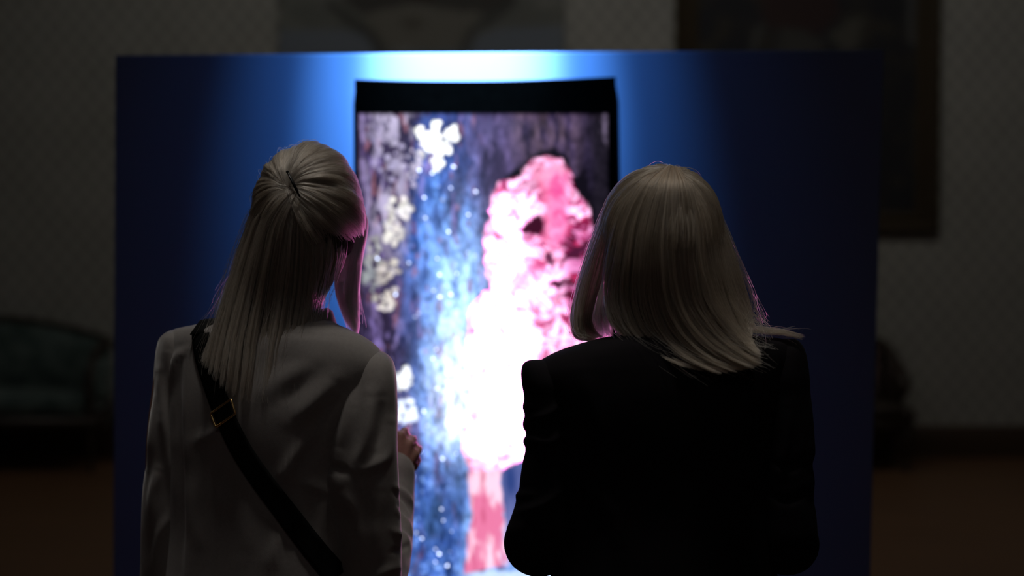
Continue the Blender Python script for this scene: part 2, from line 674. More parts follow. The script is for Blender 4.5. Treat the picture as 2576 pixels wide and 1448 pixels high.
def artwork(U, V):
    """What the display shows: a pink ruffled figure before a blue and violet painted ground (picture coordinates)."""
    X = 900 + U * 632
    Y = 284 + V * 1256
    def fbm(*a):
        return np.clip(1.75 * globals()['fbm'](*a), -1, 1)
    n1 = fbm(X / 26, Y / 110, 1.3, 4)
    n2 = fbm(X / 14, Y / 34, 5.1, 4)
    n3 = fbm(X / 55, Y / 160, 9.7, 3)
    n4 = fbm(X / 9, Y / 12, 3.3, 3)
    c = np.zeros(X.shape + (3,))
    # violet ground
    c[:] = (0.060, 0.040, 0.110)
    c = mixc(c, (0.22, 0.16, 0.36), sstep(0.1, 0.8, n2 + 0.4 * n1) * sstep(1350, 1150, X) * 0.8)
    c = mixc(c, (0.02, 0.014, 0.035), sstep(0.1, 0.5, -n1 - 0.3 * n2) * 0.8)
    # top right: brownish and then nearly black
    wb = np.exp(-((X - 1370) / 75) ** 2) * sstep(560, 330, Y)
    c = mixc(c, (0.20, 0.125, 0.115), wb * np.clip(0.45 + 0.8 * n1, 0, 1))
    c = mixc(c, (0.012, 0.009, 0.016), sstep(1440, 1500, X + 20 * n1))
    c = mixc(c, (0.11, 0.085, 0.14), sstep(1500, 1525, X) * sstep(0.0, 0.5, n1) * sstep(700, 280, Y))
    # blue column, drifting
    cx = np.interp(Y, [284, 450, 620, 800, 950, 1150, 1300, 1540], [1120, 1110, 1095, 1115, 1110, 1090, 1100, 1120])
    wd = np.interp(Y, [284, 450, 620, 800, 950, 1150, 1540], [65, 80, 90, 95, 95, 90, 110])
    blue = np.exp(-((X - cx) / wd) ** 4) * np.clip(0.75 + 0.7 * n3, 0, 1)
    c = mixc(c, np.stack([0.045 + 0.02 * n1, 0.13 + 0.06 * n1, 0.52 + 0.20 * n1], -1), blue * 0.92)
    lb = np.exp(-((X - cx - 12) / (wd * 0.75)) ** 2) * sstep(-0.15, 0.55, n1 + 0.5 * n2 + np.interp(Y, [284, 420, 520, 640, 1000, 1080, 1200], [-0.35, -0.2, 0.12, 0.35, 0.4, 0.1, -0.25]))
    c = mixc(c, (0.16, 0.40, 1.1), lb * 0.9)
    # blown-out column beside the figure
    ww = np.exp(-((X - 1150) / 62) ** 2 - ((Y - 880) / 240) ** 2)
    ww2 = np.exp(-((X - 1165) / 75) ** 2 - ((Y - 1000) / 130) ** 2)
    ws = np.clip(ww * (1.3 + 0.7 * n1 + 0.5 * n2), 0, 1)
    c = mixc(c, (0.62, 1.05, 1.9), np.clip(ws * 1.05, 0, 1))
    c = mixc(c, (1.6, 1.8, 2.2), np.clip(ww2 * (1.0 + 0.8 * n2), 0, 1) * 0.8)
    # rust flecks and violet smears
    c = mixc(c, (0.36, 0.14, 0.17), sstep(0.45, 0.9, fbm(X / 14, Y / 40, 21.0, 3)) * 0.6 * sstep(1240, 1180, X))
    c = mixc(c, (0.30, 0.22, 0.58), sstep(0.4, 0.85, fbm(X / 20, Y / 70, 33.0, 3)) * 0.5 * sstep(1330, 1200, X))
    # lower part: deep blue, mottled
    lowm = sstep(1060, 1200, Y)
    c = mixc(c, np.stack([0.035 + 0.03 * n2, 0.085 + 0.07 * n2, 0.30 + 0.2 * n2 + 0.1 * n1], -1), lowm * 0.75)
    c = mixc(c, (0.22, 0.40, 0.9), lowm * sstep(0.2, 0.65, n4 * 0.6 + n1 * 0.6))
    c = mixc(c, (0.30, 0.55, 1.1), sstep(1130, 1175, X) * lowm * sstep(-0.3, 0.4, n1) * 0.75)
    c = c * np.clip(1 + 0.38 * fbm(X / 7, Y / 11, 91.0, 2) + 0.25 * fbm(X / 16, Y / 22, 93.0, 2), 0.25, 2.2)[..., None]
    c = c * 1.12
    mid = np.exp(-((X - 1215) / 75) ** 2) * sstep(560, 330, Y) * np.clip(0.55 + 0.6 * n1, 0, 1)
    c = mixc(c, (0.15, 0.14, 0.36), mid * 0.75)
    # left: pale lilac patches
    lp = np.exp(-((X - 985) / 50) ** 2) * sstep(720, 520, Y) * sstep(-0.15, 0.45, n2 + 0.3 * n1)
    c = mixc(c, (0.75, 0.68, 0.95), lp * 0.85)
    # white blossom clusters: (x, y, rx, ry, n, tone)
    R = np.random.default_rng(3)
    clusters = [(1062, 336, 17, 17, 9, (2.3, 2.4, 2.3)), (1103, 330, 20, 22, 11, (2.3, 2.4, 2.3)), (1138, 334, 11, 20, 8, (2.1, 2.2, 2.1)), (1078, 362, 24, 13, 10, (2.2, 2.3, 2.2)), (1122, 368, 19, 17, 9, (2.2, 2.3, 2.2)), (1098, 402, 14, 22, 9, (2.0, 2.1, 2.0)), (1052, 388, 12, 12, 4, (1.0, 1.0, 1.0)),
                (1003, 520, 34, 32, 22, (1.1, 1.08, 1.06)), (985, 580, 24, 30, 14, (0.95, 0.92, 0.90)),
                (940, 640, 20, 46, 14, (0.50, 0.51, 0.50)), (928, 700, 18, 38, 10, (0.42, 0.46, 0.48)),
                (975, 690, 28, 42, 16, (0.76, 0.71, 0.66)), (962, 755, 26, 26, 14, (0.92, 0.87, 0.80)),
                (1012, 948, 22, 28, 14, (1.6, 1.7, 1.75)), (1018, 1030, 28, 30, 16, (1.3, 1.5, 1.8)),
                (985, 400, 34, 66, 16, (0.50, 0.46, 0.68)), (1035, 420, 24, 44, 10, (0.75, 0.70, 0.95)), (950, 330, 26, 30, 8, (0.30, 0.27, 0.42))]
    for i, (bx, by, rx, ry, n, tone) in enumerate(clusters):
        sh = np.exp(-((X - bx - 14) / (rx * 1.25)) ** 4 - ((Y - by) / (ry * 1.25)) ** 4)
        if i < 16:
            c = mixc(c, (0.035, 0.025, 0.055), sh * 0.38)
    for bx, by, rx, ry, n, tone in clusters:
        for k in range(int(n * 1.5)):
            a, rr = R.uniform(0, 6.283), math.sqrt(R.uniform(0, 1))
            px, py = bx + rx * rr * math.cos(a), by + ry * rr * math.sin(a)
            q = R.uniform(4.5, 12)
            d = np.hypot((X - px), (Y - py) * R.uniform(0.7, 1.3)) + 2.5 * n4
            t = np.asarray(tone) * R.uniform(0.55, 1.15) * np.array([1, R.uniform(0.95, 1.0), R.uniform(0.93, 1.08)])
            c = mixc(c, t, sstep(q, q * 0.55, d) * 0.92)
    # glitter specks that the lens turns into discs
    for k in range(70):
        px, py = R.uniform(905, 1240), R.uniform(400, 1440)
        if R.uniform() < 0.55:
            px = cx[min(1e9 and int((py - 284) / 1256 * (X.shape[0] - 1)), X.shape[0] - 1), 0] + R.normal(0, 45)
        q = R.uniform(2.0, 3.6)
        t = np.array([0.9, 1.05, 1.5]) * R.uniform(0.5, 3.0) ** 1.2
        m = np.hypot(X - px, Y - py) < q
        c[m] = t
    # black hair and shadow around the head
    dx, dy = 7 * fbm(X / 28, Y / 28, 2.0, 3), 7 * fbm(X / 28, Y / 28, 8.0, 3)
    m, _ = in_poly(X + dx, Y + dy, [(1270, 440), (1318, 402), (1345, 378), (1395, 374), (1425, 392), (1445, 440), (1474, 420), (1492, 500), (1500, 585), (1470, 600), (1380, 470), (1290, 470)], 7)
    c = mixc(c, (0.006, 0.004, 0.008), m)
    m, _ = in_poly(X + dx, Y + dy, [(1185, 770), (1205, 735), (1232, 712), (1245, 740), (1215, 775), (1180, 800)], 7)
    c = mixc(c, (0.02, 0.012, 0.04), m * 0.9)
    # field to the right of the lower column
    m, _ = in_poly(X, Y, [(1252, 1195), (1265, 1178), (1300, 1160), (1345, 1152), (1540, 1150), (1540, 1400), (1272, 1440), (1262, 1320), (1255, 1250)], 4)
    g = np.stack([0.10 + 0.09 * n1, 0.13 + 0.09 * n1, 0.36 + 0.16 * n1], -1)
    c = c * (1 - m[..., None]) + g * m[..., None]
    m2 = m * sstep(1375, 1430, Y + 0.1 * (X - 1270))
    c = mixc(c, (0.25, 0.48, 1.0), m2 * 0.8)
    # pale ground strip at the foot
    c = mixc(c, (0.75, 0.95, 1.35), sstep(1432, 1442, Y + 6 * n2) * sstep(1140, 1190, X) * 0.85)
    # the pink figure
    fig = [(1372, 393), (1340, 402), (1316, 424), (1312, 446), (1285, 449), (1254, 458), (1238, 490), (1230, 545), (1218, 590), (1214, 640), (1222, 690), (1234, 722),
           (1210, 738), (1186, 762), (1174, 800), (1170, 850), (1176, 930), (1180, 1000), (1176, 1060), (1162, 1100), (1157, 1140), (1166, 1170), (1180, 1184),
           (1215, 1186), (1252, 1178), (1285, 1162), (1330, 1150), (1420, 1140), (1545, 1130), (1545, 720), (1500, 640), (1488, 570), (1482, 520), (1462, 492), (1444, 470),
           (1436, 430), (1412, 400)]
    ex, ey = 5 * fbm(X / 22, Y / 22, 12.0, 3), 5 * fbm(X / 22, Y / 22, 15.0, 3)
    m, sd = in_poly(X + ex, Y + ey, fig, 4)
    # ruffles: warped ridges
    wx = X + 26 * fbm(X / 60, Y / 60, 41.0, 3)
    wy = Y + 26 * fbm(X / 60, Y / 60, 47.0, 3)
    rid = fbm(wx / 34 + wy / 70, wy / 22 - wx / 90, 51.0, 4)
    rid2 = 1 - np.abs(fbm(wx / 40, wy / 18, 57.0, 3)) * 2
    nz = fbm(wx / 38 + wy / 90, wy / 24 - wx / 70, 63.0, 3)
    hot = np.exp(-((X - 1250) / 100) ** 4 - ((Y - 955) / 205) ** 4) * 1.2 + 0.62 * np.exp(-((X - 1268) / 72) ** 4 - ((Y - 620) / 155) ** 4) + 0.5 * np.exp(-((X - 1225) / 60) ** 2 - ((Y - 1125) / 50) ** 2)
    hot = np.maximum(hot, 0.45 * np.exp(-((X - 1340) / 90) ** 4 - ((Y - 760) / 90) ** 4))
    dim = sstep(1385, 1440, X) * sstep(530, 590, Y) * sstep(830, 740, Y - (X - 1400) * 0.5)
    lev = 0.80 * sstep(0.0, 0.55, np.abs(nz)) + 0.25 * rid + 0.02 + 0.95 * hot - 0.34 * dim
    keys = np.array([0.0, 0.14, 0.32, 0.62, 0.95, 1.35, 1.75])
    cols = np.array([(0.30, 0.015, 0.08), (0.75, 0.10, 0.32), (1.2, 0.30, 0.68), (1.5, 0.66, 1.1), (2.2, 1.15, 1.8), (6.0, 1.6, 4.0), (26.0, 3.2, 15.0)])
    f = np.stack([np.interp(lev, keys, cols[:, q]) for q in range(3)], -1)
    f = mixc(f, f * np.array([0.62, 0.45, 0.60]), dim)
    gap = sstep(0.42, 0.66, -rid + 0.2 * (0.5 - rid2) + 0.46 * dim) * (0.45 + 0.55 * dim) * np.clip(1.25 - 0.9 * hot, 0, 1)
    f = mixc(f, (0.10, 0.008, 0.03), gap)
    fl = sstep(0.72, 0.85, fbm(X / 24 + Y / 50, Y / 13, 71.0, 3)) * sstep(1500, 1200, Y)
    f = mixc(f, (0.85, 0.05, 0.20), fl * 0.8)
    # smooth nose ridge
    nm, _ = in_poly(X, Y, [(1345, 430), (1400, 400), (1428, 440), (1432, 540), (1418, 600), (1392, 628), (1368, 600), (1366, 500)], 16)
    f = mixc(f, np.stack([1.1 + 0.1 * rid, 0.20 + 0.10 * rid + 0.1 * sstep(1400, 1350, X), 0.52 + 0.12 * rid], -1), nm * 0.85)
    cap, _ = in_poly(X, Y, [(1318, 440), (1335, 410), (1372, 396), (1408, 402), (1430, 432), (1400, 445), (1350, 450)], 10)
    f = mixc(f, (1.1, 0.45, 0.72), cap * np.clip(0.5 + rid2 * 0.6, 0, 1))
    # eye hollow and small gaps
    for poly, col in [([(1292, 574), (1316, 562), (1335, 538), (1358, 535), (1364, 560), (1360, 592), (1330, 582)], (0.05, 0.004, 0.018)),
                      ([(1276, 545), (1286, 520), (1290, 542), (1282, 548)], (0.12, 0.01, 0.04)),
                      ([(1250, 628), (1258, 615), (1256, 640)], (0.4, 0.03, 0.10)),
                      ([(1370, 640), (1392, 632), (1386, 668), (1372, 664)], (0.10, 0.01, 0.05)),
                      ([(1372, 712), (1400, 700), (1420, 706), (1396, 726)], (0.07, 0.006, 0.03)),
                      ([(1404, 655), (1440, 620), (1482, 600), (1478, 622), (1430, 650)], (0.08, 0.01, 0.04)),
                      ([(1408, 780), (1450, 812), (1446, 828), (1404, 796)], (0.45, 0.03, 0.14)),
                      ([(1254, 812), (1264, 822), (1268, 836), (1258, 830)], (0.9, 0.05, 0.2)),
                      ([(1212, 1022), (1224, 1020), (1222, 1028), (1214, 1030)], (0.9, 0.05, 0.2)),
                      ([(1298, 1068), (1318, 1050), (1330, 1045), (1310, 1068)], (0.9, 0.05, 0.25))]:
        g, _ = in_poly(X + ex, Y + ey, poly, 5)
        f = mixc(f, col, g)
    lamp = np.exp(-((X - 1200) / 34) ** 2 - ((Y - 1160) / 16) ** 2)
    f = mixc(f, (1.2, 0.62, 0.66), lamp * 0.7)
    c = c * (1 - m[..., None]) + f * m[..., None]
    # column the figure stands on
    m, _ = in_poly(X + ex * 0.6, Y, [(1172, 1182), (1250, 1176), (1250, 1220), (1256, 1270), (1262, 1330), (1268, 1422), (1225, 1428), (1160, 1444), (1168, 1360), (1178, 1290), (1172, 1230)], 4)
    f = np.zeros_like(c)
    f[:] = (0.90, 0.22, 0.42)
    f = mixc(f, (1.2, 0.75, 0.95), sstep(-0.05, 0.5, n1 + 0.4 * n2 + 0.5 * sstep(1300, 1190, Y)))
    f = mixc(f, (0.60, 0.07, 0.18), sstep(0.3, 0.8, fbm(X / 13, Y / 45, 81.0, 3)) * 0.55)
    f = mixc(f, (0.65, 0.60, 0.95), np.exp(-((X - 1258) / 8) ** 2) * sstep(0.0, 0.4, n4))
    c = c * (1 - m[..., None]) + f * m[..., None]
    # thin dim edge of the lit field
    edge = np.minimum(np.minimum(X - 900, 1532 - X), Y - 284)
    c *= (0.35 + 0.65 * sstep(0, 9, edge))[..., None]
    return c


# ------------------------------------------------------------------ blue exhibition panel and its display
PD = 3.92
panel = thing('exhibition_panel', tuple(P(1240, 600, PD)[:2]) + (0.0,), 'wide freestanding blue panel behind the lit display, taller than both women', 'panel')
tl, tr = P(289, 138, PD), P(2224, 125, PD)
bl, br = P(284, 1448, PD), P(2190, 1448, PD)
tz = [tl[2], tr[2]]


def down(a, b, z=0.0):
    t = (z - a[2]) / (b[2] - a[2])
    return a + (b - a) * t


bl, br = down(tl, bl), down(tr, br)
th = np.array([0, 0.06, 0])
V = [tl, tr, br, bl, tl + th, tr + th, br + th, bl + th]
me = bevelled((V, [(0, 1, 2, 3), (7, 6, 5, 4), (0, 4, 5, 1), (1, 5, 6, 2), (2, 6, 7, 3), (3, 7, 4, 0)]), 0.004, 2)
link('board', me, M_panel, panel, smooth=False)
# two steel feet behind keep the panel upright
for fx in (bl[0] + 0.35, br[0] - 0.35):
    me = bevelled(box(fx - 0.04, fx + 0.04, PD + 0.06, PD + 0.55, 0.0, 0.02), 0.004, 2)
    link('foot', me, M_bezel, panel, smooth=False)
    me = mesh(*tube([(fx, PD + 0.50, 0.02), (fx, PD + 0.08, 0.9)], 0.014, 10))
    link('brace', me, M_bezel, panel)

DD = 3.885                          # front face of the display
disp = thing('display_screen', tuple(P(1220, 600, DD)[:2]) + (0.0,), 'tall black-edged lit screen showing a pink ruffled figure, mounted on the blue panel', 'screen')
o_tl, o_tr, o_br, o_bl = P(892, 200, DD), P(1549, 193, DD), P(1572, 1560, DD), P(902, 1560, DD)
i_tl, i_tr, i_br, i_bl = P(900, 284, DD), P(1530, 284, DD), P(1546, 1540, DD), P(908, 1540, DD)
n = 40
top = [o_tl + (o_tr - o_tl) * t - np.array([0, 0, 0.008 * math.sin(math.pi * t)]) for t in np.linspace(0, 1, n)]
outer = top + [o_br, o_bl]
inner = [i_tl + (i_tr - i_tl) * t for t in np.linspace(0, 1, n)] + [i_br, i_bl]
k = len(outer)
bk = np.array([0, PD - DD - 0.002, 0])
rc = np.array([0, 0.012, 0])
V = outer + inner + [p + bk for p in outer] + [p + rc for p in inner]
F = []
for i in range(k):
    j = (i + 1) % k
    F += [(i, j, k + j, k + i), (i, 2 * k + i, 2 * k + j, j), (k + i, k + j, 3 * k + j, 3 * k + i)]
F.append(tuple(range(2 * k, 3 * k)))
me = mesh(V, F)
flip_out(me)
link('housing', me, M_bezel, disp, smooth=False)
ins = np.array([0, 0.010, 0])
picture('screen_picture', [i_tl + ins, i_tr + ins, i_br + ins, i_bl + ins], 240, 470, artwork, M_screen, disp)

# ------------------------------------------------------------------ pictures on the papered wall
WY = Y1


def poster_color(U, V):
    X = 700 + U * 722
    Y = -420 + V * 750
    n = fbm(X / 60, Y / 50, 2.0, 4)
    c = np.zeros(X.shape + (3,))
    c[:] = (0.16, 0.165, 0.15)
    c = mixc(c, (0.24, 0.24, 0.22), sstep(-0.2, 0.5, n))
    m, _ = in_poly(X, Y, [(700, 75), (860, 74), (920, 85), (950, 130), (1180, 130), (1200, 90), (1260, 70), (1422, 65), (1422, 400), (700, 400)], 14)
    c = mixc(c, (0.19, 0.215, 0.26), m)
    m, _ = in_poly(X + 12 * n, Y + 12 * n, [(850, 0), (900, 30), (960, 60), (1180, 60), (1260, 20), (1300, -20), (1230, -60), (1100, -30), (950, -40)], 14)
    c = mixc(c, (0.07, 0.065, 0.06), m)
    m, _ = in_poly(X + 12 * n, Y + 12 * n, [(905, 40), (960, 22), (1060, 10), (1160, 25), (1210, 30), (1195, 70), (1165, 112), (1110, 122), (1030, 116), (970, 122), (935, 90)], 12)
    c = mixc(c, (0.19, 0.18, 0.155), m)
    m, _ = in_poly(X, Y, [(1010, 45), (1050, 40), (1070, 60), (1040, 78), (1010, 66)], 14)
    c = mixc(c, (0.12, 0.11, 0.09), m)
    for line in ([(830, 10), (880, 50), (930, 85), (960, 130)], [(1290, 0), (1240, 45), (1190, 80), (1170, 120)]):
        pts = catmull(line, 30)
        d = np.min([np.hypot(X - a, Y - b) for a, b in pts], axis=0)
        c = mixc(c, (0.05, 0.05, 0.048), np.exp(-(d / 16) ** 2) * 0.8)
    m, _ = in_poly(X, Y, [(1000, -70), (1120, -70), (1085, -6), (1040, -6)], 14)
    c = mixc(c, (0.05, 0.025, 0.015), m)
    return c


pa, pb = P(702, -420, WY - .03), P(1420, -420, WY - .03)
pc, pd = P(1420, 330, WY - .03), P(702, 330, WY - .03)
poster = thing('poster_panel', ((pa[0] + pb[0]) / 2, WY - 0.03, pd[2]), 'unframed grey canvas with a tan hide-like shape, high on the wall behind the panel', 'painting')
me = bevelled(box(pa[0], pb[0], WY - .03, WY - 0.001, pd[2], pa[2]), 0.003, 2)
link('stretcher', me, M_plaster, poster, smooth=False)
e = np.array([0, -0.002, 0])
picture('canvas', [pa + e, pb + e, pc + e, pd + e], 150, 140, poster_color, M_print, poster)


def old_painting(U, V):
    X = 1730 + U * 570
    Y = -300 + V * 860
    n = fbm(X / 50, Y / 60, 4.0, 4)
    c = np.zeros(X.shape + (3,))
    c[:] = (0.014, 0.014, 0.019)
    c = mixc(c, (0.035, 0.030, 0.024), sstep(-0.1, 0.5, n))
    for poly, col, w in [([(1890, -120), (2060, -120), (2100, 30), (2040, 80), (1900, 60)], (0.035, 0.014, 0.013), 1),
                         ([(1940, 90), (1960, 66), (2010, 70), (2060, 100), (2050, 140), (1930, 150)], (0.06, 0.057, 0.052), 1),
                         ([(1885, 60), (1905, 50), (1890, 110), (1860, 140)], (0.08, 0.08, 0.075), 1),
                         ([(2070, 80), (2130, 40), (2170, 40), (2150, 110), (2110, 130)], (0.09, 0.085, 0.07), 1),
                         ([(2265, -60), (2285, -60), (2300, 100), (2285, 110)], (0.10, 0.10, 0.10), 1),
                         ([(1960, -260), (2030, -260), (2050, -170), (2000, -140), (1950, -180)], (0.16, 0.10, 0.075), 1)]:
        m, _ = in_poly(X + 10 * n, Y + 10 * n, poly, 16)
        c = mixc(c, col, m * w * 0.9)
    return c


fa, fb = P(1702, -330, WY - .05), P(2362, 588, WY - .05)
frm = thing('framed_painting', ((fa[0] + fb[0]) / 2, WY - .05, fb[2]), 'large dark figure painting in a gilt wooden frame, on the wall at upper right', 'painting')
fw = 0.155


def frame_rail(a, b, inward):
    """One mitred rail of a moulded frame from corner a to b; inward = direction to the middle."""
    a, b, inward = [np.asarray(v, float) for v in (a, b, inward)]
    dirn = (b - a) / np.linalg.norm(b - a)
    prof = [(0, 0.0), (0, -0.045), (0.025, -0.06), (0.055, -0.05), (0.085, -0.028), (0.115, -0.034), (0.14, -0.022), (fw, -0.018), (fw, 0.0)]
    R = []
    for end, s in ((a, 1), (b, -1)):
        R.append([end + inward * d + dirn * (s * d) + np.array([0, y, 0]) for d, y in prof])
    me = mesh(*rings_mesh(np.array(R)))
    flip_out(me)
    return me


z0, z1 = fb[2], fa[2]
yb = WY - 0.002
A, B, C_, D = (fa[0], yb, z1), (fb[0], yb, z1), (fb[0], yb, z0), (fa[0], yb, z0)
for a, b, inn in ((A, B, (0, 0, -1)), (B, C_, (-1, 0, 0)), (C_, D, (0, 0, 1)), (D, A, (1, 0, 0))):
    link('frame_rail', frame_rail(a, b, inn), M_gilt, frm, smooth=False)
picture('canvas', [(fa[0] + fw - .005, yb - .008, z1 - fw + .005), (fb[0] - fw + .005, yb - .008, z1 - fw + .005), (fb[0] - fw + .005, yb - .008, z0 + fw - .005), (fa[0] + fw - .005, yb - .008, z0 + fw - .005)],
        120, 170, old_painting, M_print, frm)

# ------------------------------------------------------------------ settee on the left
st = thing('settee', (-3.5, 9.3, 0), 'green upholstered settee with a dark curved frame, left of the blue panel', 'settee')
sx0, sx1, sy0, sy1 = -4.42, -2.66, 9.02, 9.58
link('seat_cushion', cushion(sx0 + .05, sx1 - .05, sy0, sy1 - .08, 0.36, 0.50, 0.025, 0.04), M_green, st)
R = []
xs = np.linspace(sx0 + .04, sx1 - .04, 40)
tt = np.linspace(-1, 1, 40)
topz = 0.80 + 0.15 * np.cos(tt * np.pi / 2) ** 0.8
for x, z in zip(xs, topz):
    R.append([(x, sy1 - .09, 0.50), (x, sy1 - .115, 0.6), (x, sy1 - .10, z - .04), (x, sy1 - .05, z), (x, sy1 - .02, z - .03), (x, sy1 - .02, 0.40), (x, sy1 - .06, 0.40)])
me = mesh(*rings_mesh(np.array(R)))
flip_out(me)
link('backrest', me, M_green, st)
parts = [tube([(x, sy1 - .05, z + .012) for x, z in zip(xs, topz)], 0.024, 10)]
parts.append(bx := box(sx0, sx1, sy0 - .01, sy0 + .03, 0.29, 0.36))
parts.append(box(sx0, sx1, sy1 - .06, sy1 - .01, 0.29, 0.40))
for x in (sx0, sx1 - .04):
    parts.append(box(x, x + .04, sy0 + .03, sy1 - .06, 0.29, 0.36))
link('frame', mesh(*merge(parts)), M_chairwood, st)
for x in (sx0 + .03, sx1 - .03):
    pad = cushion(x - .035, x + .035, sy0 + .12, sy1 - .10, 0.46, 0.70, 0.01, 0.03)
    arm = link('arm', mesh(*tube([(x, sy0 + .02, 0.36), (x, sy0 + .00, 0.52), (x, sy0 + .05, 0.68), (x, sy0 + .18, 0.77), (x, sy0 + .36, 0.80), (x, sy1 - .05, topz[0] + .01)], 0.027, 12, k=30)), M_chairwood, st)
    link('arm_pad', pad, M_green, arm)
for x in (sx0 + .03, (sx0 + sx1) / 2, sx1 - .03):
    for y in (sy0 + .02, sy1 - .04):
        link('leg', mesh(*tube([(x, y, 0.31), (x, y, 0.22), (x, y - .005, 0.10), (x, y, 0.012)], [0.028, 0.026, 0.017, 0.012], 12, k=14)), M_chairwood, st)

# ------------------------------------------------------------------ armchair on the right
ac = thing('armchair', (2.24, 9.3, 0), 'dark wooden armchair with faded pink back, half hidden behind the panel edge', 'armchair')
ax0, ax1, ay0, ay1 = 1.93, 2.56, 9.06, 9.56
link('seat_cushion', cushion(ax0 + .03, ax1 - .03, ay0, ay1 - .05, 0.33, 0.44, 0.02, 0.035), M_chairwood, ac)
me = cushion(ax0 + .08, ax1 - .12, ay1 - .10, ay1 - .03, 0.46, 0.78, 0.02, 0.025)
link('backrest', me, M_pinkcloth, ac)
parts = [tube([(ax0 + .05, ay1 - .05, 0.34), (ax0 + .05, ay1 - .03, 0.70), (ax0 + .12, ay1 - .03, 0.82), (2.22, ay1 - .03, 0.87), (ax1 - .14, ay1 - .03, 0.83), (ax1 - .08, ay1 - .03, 0.70), (ax1 - .06, ay1 - .05, 0.34)], 0.028, 12, k=40),
         box(ax0, ax1, ay0 - .01, ay0 + .03, 0.25, 0.34), box(ax0, ax1, ay1 - .06, ay1 - .02, 0.25, 0.34),
         box(ax0, ax0 + .04, ay0 + .03, ay1 - .06, 0.25, 0.34), box(ax1 - .04, ax1, ay0 + .03, ay1 - .06, 0.25, 0.34)]
link('frame', mesh(*merge(parts)), M_chairwood, ac)
for s, x in ((-1, ax0 + .03), (1, ax1 - .05)):
    pts = [(x - s * .03, ay1 - .04, 0.80), (x - s * .01, ay1 - .16, 0.74), (x + s * .02, ay1 - .30, 0.62), (x + s * .02, ay0 + .09, 0.575), (x + s * .01, ay0 + .06, 0.52), (x, ay0 + .13, 0.45), (x, ay0 + .05, 0.34)]
    arm = link('arm', mesh(*tube(pts, [0.03, 0.042, 0.05, 0.05, 0.032, 0.026, 0.028], 14, k=40)), M_chairwood, ac)
    link('knuckle', mesh(*ball((x + s * .03, ay0 + .02, 0.37), 0.045, 0.05, 0.055)), M_chairwood, arm)
link('side_pad', cushion(ax1 - .10, ax1 - .045, ay0 + .10, ay1 - .06, 0.43, 0.64, 0.008, 0.02), M_chairwood, ac)
link('side_pad', cushion(ax0 + .045, ax0 + .10, ay0 + .10, ay1 - .06, 0.43, 0.64, 0.008, 0.02), M_chairwood, ac)
for x in (ax0 + .03, ax1 - .03):
    for y in (ay0 + .015, ay1 - .04):
        link('leg', mesh(*tube([(x, y, 0.27), (x, y - .01, 0.18), (x, y, 0.08), (x, y - .012, 0.018)], [0.032, 0.03, 0.018, 0.02], 12, k=16)), M_chairwood, ac)


# ------------------------------------------------------------------ people
def stack(rows, k_shear, n=112, m=150, pw=2.3, cap0=True, cap1=False):
    """Garment tube from rows (y px, left px, right px, distance, half depth, tilt px); k_shear turns it about the vertical."""
    c = catmull(np.array(rows, float), m)
    ph = np.linspace(0, 2 * np.pi, n, endpoint=False)
    ex = np.sign(np.cos(ph)) * np.abs(np.cos(ph)) ** (2 / pw)
    ey = np.sign(np.sin(ph)) * np.abs(np.sin(ph)) ** (2 / pw)
    R = []
    for yc, xl, xr, d, b, tl_ in c:
        hw = max((xr - xl) / 2, 1.0)
        b = max(b, 0.004)
        R.append(P((xl + xr) / 2 + hw * ex, yc + tl_ * ex, d - k_shear * ex * hw / FPX * d + b * ey))
    return rings_mesh(np.array(R), cap0, cap1)


def garment(name, vf, m, parent, lines=(), rough=0.0, voxel=None, seed=0.0, smooth=3):
    if voxel:
        me = remesh(vf, voxel, smooth)
    else:
        me = mesh(*vf)
        flip_out(me)
    folds(me, lines, rough, seed=seed)
    return link(name, me, m, parent)


def rotz(a):
    c, s = math.cos(a), math.sin(a)
    return np.array([[c, -s, 0], [s, c, 0], [0, 0, 1.0]])


def head_parts(c, yaw):
    """Skull, jaw, nose, lips, ears and brow ridge as overlapping volumes; face looks along +Y turned by yaw."""
    Rm = rotz(yaw)

    def at(x, y, z):
        return np.asarray(c) + Rm @ np.array([x, y, z])
    L = [ball(at(0, -0.008, 0.028), 0.076, 0.094, 0.088, Rm), ball(at(0, 0.022, -0.035), 0.062, 0.070, 0.078, Rm),
         ball(at(0, 0.052, -0.085), 0.034, 0.032, 0.028, Rm), ball(at(0, 0.070, 0.032), 0.055, 0.018, 0.020, Rm),
         ball(at(0.038, 0.058, -0.022), 0.024, 0.022, 0.020, Rm), ball(at(-0.038, 0.058, -0.022), 0.024, 0.022, 0.020, Rm),
         tube([at(0, 0.086, 0.018), at(0, 0.098, -0.005), at(0, 0.108, -0.022)], [0.009, 0.010, 0.012], 12),
         ball(at(0.010, 0.095, -0.026), 0.009, 0.010, 0.007, Rm), ball(at(-0.010, 0.095, -0.026), 0.009, 0.010, 0.007, Rm),
         ball(at(0, 0.086, -0.052), 0.022, 0.010, 0.009, Rm)]
    for s in (-1, 1):
        L.append(ball(at(s * 0.078, -0.008, -0.008), 0.009, 0.018, 0.030, Rm))
        L.append(ball(at(s * 0.076, -0.004, -0.030), 0.007, 0.010, 0.012, Rm))
    return L, at, Rm


